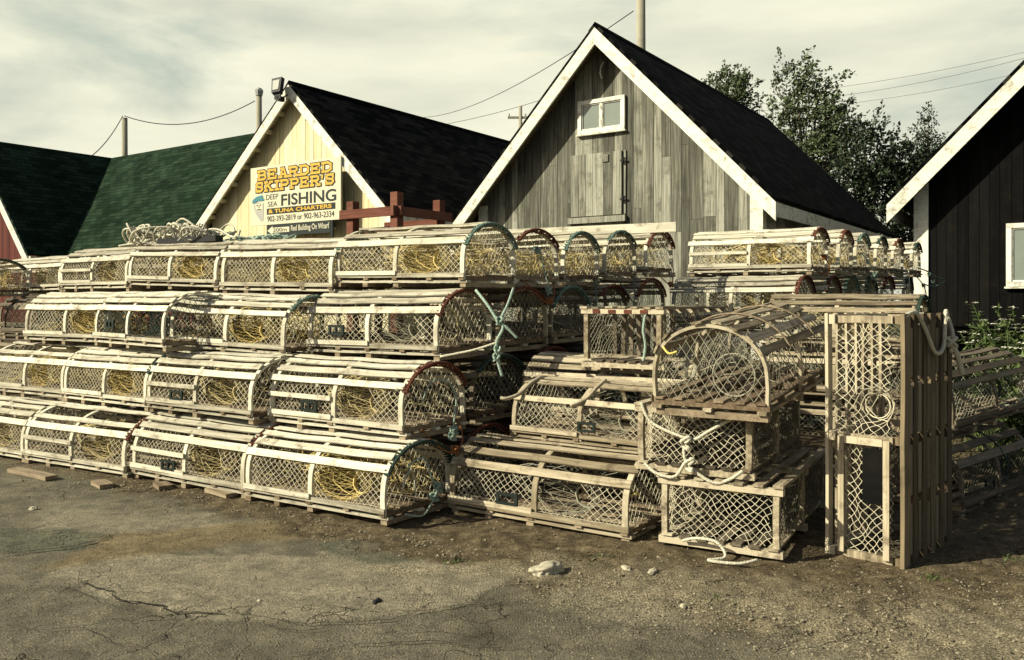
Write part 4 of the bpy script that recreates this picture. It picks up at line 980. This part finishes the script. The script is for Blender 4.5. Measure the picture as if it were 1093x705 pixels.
# arched trap on top, seen from its end (local +x end faces the viewer)
c, rz = ended(1.25, 4.10, math.radians(57), .775)
bow_trap('big brown arched trap on top of the front right pile, end hoop facing the viewer', c, rz, tone='brown', net='netgrey', inner='netgrey', group=GR, hscale=1.10, tilt=math.radians(4.5), vent=None,
         extra=[('tie', [(.62, -.23, .33), (.64, -.19, .30), (.63, -.15, .31)], .008, 'yellow', []), ('lashing_cord', [(.2, *arc(math.radians(20+14*i), .034)) for i in range(11)], .007, 'sill', []), ('inner_hoop', [(.50, .1+.11*math.cos(a), .18+.11*math.sin(a)) for a in [i*.5 for i in range(14)]], .006, 'netgrey', []),
                ('lashing_cord', [(-.3, *arc(math.radians(20+14*i), .034)) for i in range(11)], .007, 'sill', [])])
# trap standing on its end
ez = Vector((-.70, .71, 0)).normalized(); ex_ = Vector((0, 0, 1)); ey = ez.cross(ex_)
pos = Vector((1.875, 4.07, -.015)) + ey*.33 + ex_*.625
m4 = Matrix(((ex_.x, ey.x, ez.x, pos.x), (ex_.y, ey.y, ez.y, pos.y), (ex_.z, ey.z, ez.z, pos.z), (0, 0, 0, 1)))
S = box_trap('box trap standing on its end at the right, slatted bottom with concrete ballast facing right', (0, 0, 0), 0, 'brown', 'net', h=.36, w=.66, mat4=m4, ballast=True, outer=True, seed=9, group=GR, doorbay=True, top=True,
             extra=[('tied_rope', [(.60, -.33, -.01), (.625, -.2, -.02), (.55, -.1, -.03), (.42, .02, -.04), (.45, .14, -.04), (.62, .2, -.03), (.60, .26, -.02), (.50, .25, -.05), (.42, .22, -.05), (.44, .3, -.05)], .011, 'rope', [(.47, .20, -.05)]),
                    ('tied_rope', [(.47, .2, -.05), (.40, .25, -.07), (.30, .30, -.08)], .014, 'rope', [])])
# traps at the right edge, their shade put into dark laths and nets
def skew_trap(label, X, Y, phi, z, tilt=0, **kw):
    U = Vector((math.cos(phi), math.sin(phi), 0)); V = Vector((-math.sin(phi), math.cos(phi), 0)); c = Vector((X, Y, 0))+U*.61+V*.3; c.z = z
    return bow_trap(label, c, phi, tilt=tilt, **kw)
skew_trap('shaded grey trap on the ground behind the standing one at the right edge', 2.62, 4.95, math.radians(40), .03, tone='dark', net='netback', inner='netdark', vent=(-.2, .14, 1), group='shaded traps at the right edge', extra=[('cover_cord', [(.1, *arc(math.radians(10+16*i), .03)) for i in range(11)], .008, 'dteal', [])])
skew_trap('leaning grey trap resting on another behind the standing one at the right edge', 2.72, 5.22, math.radians(37), .50, tilt=math.radians(-3), tone='dark', net='netgrey', inner='netdark', group='shaded traps at the right edge', extra=[('loose_lath', [(.35, -.30, .22), (.55, -.36, .27), (.75, -.40, .30)], .016, 'lathB', [])])

# long plank on top of the rows, boards under the stack
def plank(name, label, p0, p1, w, t, mat, cat='plank', group=None):
    A, B_ = Vector(p0), Vector(p1); c = (A+B_)/2; b = MB(); q = (B_-A); L_ = q.length
    o = thing(name, label, cat); bpy.data.objects.remove(o)
    b.sweep([(-L_/2, 0, 0), (0, 0, .003), (L_/2, 0, 0)], (0, 0, 1), w, t)
    o = obj(name, b.mesh(name, M[mat])); o.location = c; o.rotation_euler = (0, -math.asin(q.z/L_), math.atan2(q.y, q.x)); return tag(o, label, cat, group)
a5 = at(3.02, 6.92, 1.945); b5 = at(6.4, 6.2, 1.91)
plank('plank', 'long white plank lying across the tops of the rear rows', a5, b5, .035, .085, 'lath')
gb = 'timber offcuts under the bottom row'
for n_, (px, py, L_, lab) in enumerate([(25, 510, .55, 'longest dark board sticking out from under the bottom row at the left'), (100, 521, .2, 'small block under the third bottom trap'), (228, 530, .28, 'short pale board poking out under the second bottom trap'), (165, 523, .16, 'dark block under the left corner of the second bottom trap')]):
    x, y = gp(px, py); z = near_z(x, y); d = LV*-.9+DV*.15; d.normalize()
    plank('board', lab, Vector((x, y, z+.018))-d*L_/2+DV*.1, Vector((x, y, z+.018))+d*L_/2+DV*.02, .09, .03, 'sill', 'board', gb)

# red-brown timber rack behind the wall
rk = thing('timber_rack', 'red-brown timber rack with three posts standing behind the long wall', 'rack', at(6.25, 6.85, 0), ROT)
for x, y, h in ((0, 0, 2.48), (-.67, 0, 2.42), (0, .72, 2.46), (-.67, .72, 2.42)):
    b = MB(); b.box(x-.05, x+.05, y-.05, y+.05, 0, h); obj('post', b.mesh('post', M['red_lath']), rk)
for z in (2.25,):
    b = MB(); b.box(-.80, .14, -.085, -.052, z-.03, z+.07); obj('rail', b.mesh('rail', M['red_lath']), rk)
    b = MB(); b.box(.052, .085, -.15, .86, z-.03, z+.07); obj('rail', b.mesh('rail', M['red_lath']), rk)
    b = MB(); b.box(-.78, .04, .63, .668, z-.1, z-.01); obj('rail', b.mesh('rail', M['red_lath']), rk)
    b = MB(); b.box(-.61, -.055, .053, .09, 2.04, 2.12); obj('rail', b.mesh('rail', M['red_lath']), rk)

# coils of pale rope on the top row
rnd = random.Random(4)
b = MB(); c0 = at(6.85, 4.55, 1.825)
for k in range(34):
    cx = rnd.choice([-.42, .25])+rnd.gauss(0, .22); cy = rnd.uniform(-.14, .2); R = rnd.uniform(.06, .14); z0 = max(0, .085-abs(cx)*.08)*rnd.uniform(.2, 1); tx, ty = rnd.uniform(-1.3, 1.3), rnd.uniform(-.9, .9); pts = []
    for i in range(rnd.randint(14, 26)):
        a = i*.5; v = Vector((math.cos(a)*R*(1+.2*math.sin(i)), math.sin(a)*R, 0)); v = Euler((tx, ty, 0)).to_matrix()@v; v += Vector((cx+i*.006, cy, z0+.02)); v.z = max(v.z, .0); pts.append(v)
    b.tube(rope_path(pts, 3), .0095, 5)
b.tube(rope_path([(-.9, 0, .0), (-.7, .05, .03), (-.5, -.05, .06), (-.2, .05, .08), (.1, 0, .05), (.5, .05, .1), (.8, 0, .02), (1.0, -.1, .0)]), .010, 5)
o = obj('rope_coil', b.mesh('rope_coil', M['rope'], True), None, c0, (0, 0, ROT)); tag(o, 'tangled coils of pale rope heaped on the top row', 'rope')
b = MB(); c1 = at(6.0, 4.75, 1.80)
for k in range(9):
    cx = rnd.uniform(-.5, .5); R = rnd.uniform(.08, .16); pts = [(cx+math.cos(i*.6)*R, math.sin(i*.6)*R*.8, .02+.03*math.sin(i*.9+k)) for i in range(20)]; b.tube(rope_path(pts, 3), .008, 5)
o = obj('rope_coil', b.mesh('rope_coil', M['ltteal'], True), None, c1, (0, 0, ROT)); tag(o, 'thin pale green rope lying flat right of the rope heap', 'rope')
b = MB(); b.sweep([(-.35, 0, 0), (.45, .03, .0)], (0, 0, 1), .08, .05); o = obj('black_bar', b.mesh('black_bar', M['black']), None, at(6.6, 4.48, 1.83), (0, 0, ROT)); tag(o, 'flat black bar under the rope heap', 'bar')

# tangled hanging line between the stacks
def rope_thing(name, label, pts, r, mat, knots=()):
    P = [Vector(p) for p in pts]; c = P[0].copy(); b = MB(); b.tube(rope_path([p-c for p in P], 6), r, 6)
    for k in knots: knot(b, Vector(k)-c, .018, rnd)
    o = obj(name, b.mesh(name, M[mat], True), None, c); return tag(o, label, 'rope')
def PX(px, py, Y): return Vector(((px-546.5)/900*Y, Y, CAMH-(py-322)/900*Y))
rope_thing('hanging_rope', 'knotted pale teal rope hanging down between the two stacks', [PX(508, 310, 5.5), PX(520, 325, 5.42), PX(531, 342, 5.38), PX(537, 350, 5.36), PX(530, 366, 5.36), PX(531, 384, 5.36), PX(536, 402, 5.36)], .010, 'ltteal', [PX(533, 343, 5.37), PX(530, 382, 5.36), PX(531, 374, 5.36)])
rope_thing('hanging_rope', 'upper teal rope running from the knot to the top row', [PX(533, 343, 5.37), PX(542, 325, 5.5), PX(548, 308, 5.62)], .009, 'ltteal')
rope_thing('hanging_rope', 'short frayed teal rope end sticking out right of the knot', [PX(533, 343, 5.37), PX(543, 352, 5.36), PX(552, 361, 5.36)], .010, 'ltteal')
rope_thing('hanging_rope', 'cream rope stretched left from the knot to the third row trap', [PX(530, 366, 5.36), PX(505, 374, 5.38), PX(470, 381, 5.42)], .008, 'rope')

# ------------------------------------------------------------------ small things on the ground
def rock(name, label, px, py, s, mat, cat='stone', seed=1, up=.35):
    x, y = gp(px, py); b = MB(); rn = random.Random(seed)
    import bmesh as _b
    bm = _b.new(); _b.ops.create_icosphere(bm, subdivisions=4, radius=1)
    for v in bm.verts:
        n = v.co.normalized(); k = 1+.35*noise.noise(n*1.6+Vector((seed, 0, 0)))+.22*noise.noise(n*4+Vector((0, seed, 0)))+.08*noise.noise(n*13); v.co = Vector((n.x*s[0]*k, n.y*s[1]*k, n.z*s[2]*k))
    me = bpy.data.meshes.new(name); bm.to_mesh(me); bm.free(); me.materials.append(M[mat]); me.polygons.foreach_set('use_smooth', [True]*len(me.polygons))
    o = obj(name, me, None, (x, y, near_z(x, y)+s[2]*up), (0, 0, rn.uniform(0, 3))); return tag(o, label, cat)
rock('stone', 'largest pale broken stone on the yard below the long brown trap', 584, 611, (.10, .05, .032), 'stone', seed=3)
rock('stone', 'small flat pale chip beside the lowest box trap', 668, 608, (.03, .02, .012), 'stone', seed=5)
rock('stone', 'flat pale chip near the left side of the lowest box trap', 697, 611, (.035, .018, .012), 'stone', seed=7)
rock('stone', 'round white pebble alone on the lower asphalt', 729, 648, (.016, .013, .012), 'stone', seed=9)
rock('clod', 'black clod lying on the asphalt below the pale gravel', 402, 643, (.035, .018, .012), 'black', 'clod', seed=11)
rock('clod', 'smaller black clod left of the larger one', 383, 639, (.012, .008, .006), 'black', 'clod', seed=12)
rock('stone', 'small round pebble left of the black clods', 277, 643, (.011, .01, .009), 'stone', seed=13)
rock('stone', 'pebble at the left among the soil', 36, 544, (.025, .02, .015), 'stone', seed=14)
# gravel
def gravel():
    b = MB(); rn = random.Random(8)
    octa = [(1, 0, 0), (-1, 0, 0), (0, 1, 0), (0, -1, 0), (0, 0, 1), (0, 0, -1)]; fc = [(0, 2, 4), (2, 1, 4), (1, 3, 4), (3, 0, 4), (2, 0, 5), (1, 2, 5), (3, 1, 5), (0, 3, 5)]
    def put(x, y, s):
        R = Euler((rn.uniform(0, 3), rn.uniform(0, 3), rn.uniform(0, 3))).to_matrix(); k = len(b.v); z = near_z(x, y)+s*.15
        for v in octa:
            p = R@(Vector(v)*s*rn.uniform(.6, 1.2)); b.v.append((x+p.x, y+p.y, z+p.z*.7))
        for f in fc: b.f.append(tuple(k+i for i in f)); b.m.append(0)
    for i in range(3600):
        a = rn.uniform(.4, 8.0); d = 3.45+abs(rn.gauss(0, .22))*-1+rn.uniform(0, .15); p = at(a, d); put(p.x, p.y, rn.choice([.003, .004, .006, .009])*rn.uniform(.6, 1.3))
    for i in range(5200):
        px = rn.uniform(560, 1120); py = rn.gauss(635, 32)
        if py < 585 or py > 712: continue
        x, y = gp(px, py); put(x, y, rn.choice([.0022, .003, .004, .006])*rn.uniform(.6, 1.2))
    for i in range(700):
        x, y = gp(rn.gauss(425, 20), rn.gauss(609, 3.5)); put(x, y, rn.uniform(.002, .005))
    for i in range(900):
        x, y = gp(rn.uniform(0, 1093), rn.uniform(560, 712)); put(x, y, rn.uniform(.0015, .004))
    for i in range(900):
        p = at(rn.uniform(-.5, 3.0), rn.uniform(3.0, 4.4)); put(p.x, p.y, rn.choice([.004, .006, .010])*rn.uniform(.6, 1.2))
    tag(obj('gravel', b.mesh('gravel', M['pebble'])), 'loose gravel strewn over soil and asphalt', 'gravel', kind='stuff')
gravel()
def weeds():
    b = MB(); rn = random.Random(3)
    for (px, py, n) in ((489, 599, 40), (512, 602, 20), (765, 640, 14), (1000, 617, 30), (1080, 600, 30), (640, 596, 12)):
        cx, cy = gp(px, py)
        for i in range(n):
            x = cx+rn.gauss(0, .04); y = cy+rn.gauss(0, .03); z = near_z(x, y); h = rn.uniform(.008, .022); q = rn.uniform(0, 6); dx, dy = math.cos(q)*.006, math.sin(q)*.006
            b.quad([(x-dx, y-dy, z), (x+dx, y+dy, z), (x+dx*2+rn.gauss(0, .008), y+rn.gauss(0, .008), z+h)])
    tag(obj('weed_tufts', b.mesh('weed_tufts', M['weed'])), 'tiny weeds in the dirt', 'weeds', kind='stuff')
weeds()

# ------------------------------------------------------------------ poles and wires
def pole(label, X_, Y_, r, top, arm=None, knob=False):
    r_ = thing('utility_pole', label, 'pole', (X_, Y_, .3), 0, 'utility poles'); b = MB()
    b.tube([(0, 0, 0), (.01, 0, top*.5), (0, 0, top-.3)], [r, r*.92, r*.8], 10); obj('shaft', b.mesh('shaft', M['polewood'], True), r_)
    if arm:
        b = MB(); b.box(-arm, arm, -.07, .07, top-1.2, top-1.05); obj('crossarm', b.mesh('crossarm', M['polewood']), r_)
        for x in (-arm*.9, arm*.4, arm*.9):
            b = MB(); b.tube([(x, 0, top-1.05), (x, 0, top-.85)], .06, 6); obj('insulator', b.mesh('insulator', M['signgrey']), r_)
    if knob:
        b = MB(); b.tube([(0, 0, top-.3), (0, 0, top-.12), (.05, 0, top-.02)], [.12, .16, .08], 8); obj('pole_cap', b.mesh('pole_cap', M['signgrey']), r_)
    return r_
pole('thick wooden utility pole rising behind the grey shed, cut off by the top edge', 3.36, 22, .14, 11.5)
pole('grey wooden pole above the green roof at left', -14.7, 32, .13, 8.25)
pole('pole with pale cap behind the cream shed roof', -9.0, 30, .12, 8.6, knob=True)
pole('small distant pole with crossarm beside the left rake of the grey shed', .6, 60, .16, 15.2, arm=.9)
def wire(label, p0, p1, sagm, r, n=24):
    A, B_ = Vector(p0), Vector(p1); b = MB(); pts = []
    for i in range(n+1):
        s = i/n; p = A.lerp(B_, s)-A; p.z -= 4*sagm*s*(1-s); pts.append(p)
    b.tube(pts, r, 5); o = obj('power_line', b.mesh('power_line', M['wire']), None, A); tag(o, label, 'power line', 'overhead wires')
wire('slack wire between the grey pole and the capped pole', PX(133, 124, 32), PX(272, 108, 30), .55, .018)
wire('wire dropping from the grey pole to the green roof', PX(131, 124, 32), PX(98, 166.5, 26.4), .15, .016)
wire('service wire rising from behind the cream roof to the thick pole', PX(430, 124, 60), PX(676, 12, 22), 1.0, .014)
wire('faint wire low between cream and grey sheds', PX(430, 140, 70), PX(590, 103, 62), .3, .02)
wire('top wire of the pair over the right trees', PX(700, 108, 60), PX(1130, 47, 50), .8, .011)
wire('second wire of the pair over the right trees', PX(700, 112, 60), PX(1130, 52, 50), 1.1, .011)
wire('lowest wire over the right trees', PX(700, 119, 60), PX(1130, 68, 52), 1.0, .010)

# ------------------------------------------------------------------ trees and plants
def tree(label, X_, Y_, base, blobs, leafmat, leaf=.13, nleaf=5000, wind=(.5, .1, .5), trunk_r=.14, seed=1, kind='broadleaf_tree'):
    rn = random.Random(seed); r = thing(kind, label, 'tree', (X_, Y_, base), 0, 'trees beyond the sheds')
    wind = Vector(wind); b = MB(); zc = min(q[2]-q[5] for q in blobs)
    hub = Vector((0, 0, max(.8, (zc-base)*.7+.4)))
    b.tube([(0, 0, 0), (.03, 0, hub.z*.5), hub], [trunk_r, trunk_r*.85, trunk_r*.7], 8)
    tips = []; tot = sum(q[3]*q[4]*q[5] for q in blobs)
    lb = MB()
    for q in blobs:
        c = Vector((q[0]-X_, q[1]-Y_, q[2]-base)); mid = hub.lerp(c, .5)+Vector((rn.gauss(0, .1), rn.gauss(0, .1), rn.gauss(0, .1)))
        b.tube([hub, mid, c], [trunk_r*.55, trunk_r*.3, trunk_r*.1], 6)
        n = int(nleaf*(q[3]*q[4]*q[5])/tot)
        # twigs carry the leaves in plumes
        nt_ = max(5, n//26)
        for k in range(nt_):
            u = Vector((rn.gauss(0, 1), rn.gauss(0, 1), rn.gauss(0, 1))).normalized()*rn.random()**.36
            p = c+Vector((u.x*q[3], u.y*q[4], u.z*q[5])); d = (Vector((u.x, u.y, u.z*.7))*.6+wind+Vector((rn.gauss(0, .25), rn.gauss(0, .25), rn.gauss(0, .25)))).normalized()
            L_ = rn.uniform(.35, .85)*min(1, q[3]+.3)
            if k % 3 == 0: b.tube([c.lerp(p, .3), p, p+d*L_], [.02, .012, .004], 3, cap=False)
            for m_ in range(26):
                s = rn.random(); pt = p+d*(L_*s)+Vector((rn.gauss(0, .09), rn.gauss(0, .09), rn.gauss(0, .09)))*(1.25-s)
                a = (d+Vector((rn.gauss(0, .6), rn.gauss(0, .6), rn.gauss(0, .6)))).normalized()*leaf*rn.uniform(.5, 1.1); e = a.cross(Vector((rn.gauss(0, 1), rn.gauss(0, 1), rn.gauss(0, 1)))).normalized()*leaf*rn.uniform(.18, .34)
                lb.quad([pt, pt+a*.5+e, pt+a, pt+a*.5-e])
    obj('trunk', b.mesh('trunk', M['bark']), r); obj('crown', lb.mesh('crown', M[leafmat]), r); return r
def B(px, py, Y, rx, rz): p = PX(px, py, Y); return (p.x, p.y, p.z, rx*Y/900, rx*Y/900*.8, rz*Y/900)
Yt = 30
tree('tall windswept light green tree right of the grey shed', 10.6, Yt, .3, [B(850, 82, Yt, 24, 20), B(838, 110, Yt, 26, 24), B(872, 105, Yt, 24, 22), B(900, 128, Yt, 20, 14), B(896, 150, Yt, 22, 14), B(860, 140, Yt, 40, 28), B(880, 168, Yt, 38, 26), B(850, 175, Yt, 36, 26)], 'leaf', .15, 10500, (.62, 0, .38), .2, 3)
tree('small treetop showing above the grey shed ridge', 8.0, 33, .3, [B(778, 92, 33, 16, 12), B(794, 88, 33, 10, 9), B(764, 84, 33, 9, 7), B(775, 112, 33, 30, 14)], 'leaf', .15, 4000, (.3, 0, .6), .14, 5)
Yt = 24
tree('bushy dark tree low beside the tall windswept one', 9.8, Yt, .3, [B(925, 150, Yt, 22, 16), B(912, 185, Yt, 26, 26), B(940, 180, Yt, 24, 26), B(900, 215, Yt, 30, 28), B(935, 225, Yt, 30, 34)], 'leafdark', .13, 7500, (.2, 0, .5), .14, 7)
tree('dark leafy tree between bushy tree and spire, against the right shed', 11.3, Yt, .3, [B(955, 158, Yt, 16, 12), B(966, 180, Yt, 20, 20), B(955, 210, Yt, 26, 28), B(985, 200, Yt, 22, 26), B(970, 245, Yt, 28, 36)], 'leafdark', .13, 7000, (.2, 0, .5), .14, 9)
tree('narrow dark spire tree at the right rake', 12.2, 24.5, .3, [B(992, 122, 24.5, 5, 14), B(990, 145, 24.5, 10, 14), B(992, 170, 24.5, 14, 18), B(994, 200, 24.5, 17, 24)], 'leafdark', .09, 4500, (-.1, 0, .5), .1, 11)
def bare_tree(label, X_, Y_, h, seed):
    rn = random.Random(seed); r = thing('bare_sapling', label, 'tree', (X_, Y_, .3), 0, 'bare saplings'); b = MB()
    for k in range(6):
        p = Vector((0, 0, h*(.5+.07*k))); d = Vector((rn.uniform(-.5, .5), 0, 1)); pts = [p+d*(.25*i)*h*.12+Vector((rn.gauss(0, .04), 0, 0)) for i in range(6)]; b.tube(pts, [.02, .018, .015, .012, .01, .006], 4)
    b.tube([(0, 0, 0), (.1, 0, h*.5), (0, 0, h)], [.06, .035, .01], 5); obj('trunk', b.mesh('trunk', M['bark']), r)
bare_tree('thin bare sapling left of the right rake', 11.5, 40*.98, 10.0, 3)
bare_tree('bare twiggy sapling behind the right rake', 10.4*1.07, 36, 9.6, 8)
b = MB(); rn = random.Random(2)
def plant(label, X_, Y_, h, seed, cat='wildflower'):
    rn = random.Random(seed); z0 = ground_z(X_, Y_); r = thing('wildflower_plant', label, cat, (X_, Y_, z0), 0, 'white wildflowers by the right shed')
    s = MB(); lf = MB(); fl_ = MB()
    for k in range(7):
        q = rn.uniform(0, 6.3); sp = rn.uniform(.05, .28); hh = h*rn.uniform(.6, 1); tip = Vector((math.cos(q)*sp, math.sin(q)*sp, hh)); midp = Vector((tip.x*.3, tip.y*.3, hh*.6)); s.tube([(0, 0, 0), midp, tip], .006, 4)
        for i in range(60):
            t = rn.uniform(.05, .97); p = Vector((tip.x*t*t, tip.y*t*t, hh*t)); a = Vector((rn.gauss(0, 1), rn.gauss(0, 1), rn.gauss(0, .5))).normalized()*rn.uniform(.05, .13); e = a.cross(Vector((0, 0, 1))).normalized()*.014+Vector((0, 0, .004)); lf.quad([p, p+a*.5+e, p+a, p+a*.5-e])
        if k < 5:
            for i in range(16):
                p = tip+Vector((rn.gauss(0, .025), rn.gauss(0, .025), rn.uniform(0, .012))); w = .010; fl_.quad([p+Vector((-w, -w, rn.gauss(0, .003))), p+Vector((w, -w, .002)), p+Vector((w, w, rn.gauss(0, .004))), p+Vector((-w, w, 0))])
    obj('stems', s.mesh('stems', M['stem']), r); obj('leaves', lf.mesh('leaves', M['weed']), r); obj('flowers', fl_.mesh('flowers', M['petal']), r)
pl = [(1068, 7.1, .62), (1085, 6.9, .66), (1056, 7.6, .7), (1078, 7.9, .85), (1092, 7.5, .8), (1048, 8.3, .72), (1064, 8.7, .85), (1089, 8.9, 1.0), (1076, 6.5, .42), (1102, 6.6, .5), (1042, 9.2, .7), (1056, 10.0, .9)]
pls = sorted(range(len(pl)), key=lambda i: pl[i][0])
words2 = ['first', 'second', 'third', 'fourth', 'fifth', 'sixth', 'seventh', 'eighth', 'ninth', 'tenth', 'eleventh', 'twelfth']
for rank, i in enumerate(pls):
    px, Y, h = pl[i]; plant('white flowering plant in the weeds by the dark shed, %s from the left' % words2[rank], (px-546.5)/900*Y, Y, h, i)
b = MB()
for i in range(9000):
    x = rn.uniform(3.3, 8.5); y = rn.uniform(5.8, 11.5)
    if x < y*.5 or x > y*.75: continue
    z = ground_z(x, y)-.01; h = rn.uniform(.05, .22); q = rn.uniform(0, 6); dx, dy = math.cos(q)*.007, math.sin(q)*.007
    b.quad([(x-dx, y-dy, z), (x+dx, y+dy, z), (x+rn.gauss(0, .05), y+rn.gauss(0, .05), z+h)])
tag(obj('grass', b.mesh('grass', M['weed'])), 'rough grass by the dark shed', 'grass', kind='stuff')
print('traps', tcount[0], 'objects', len(bpy.data.objects))
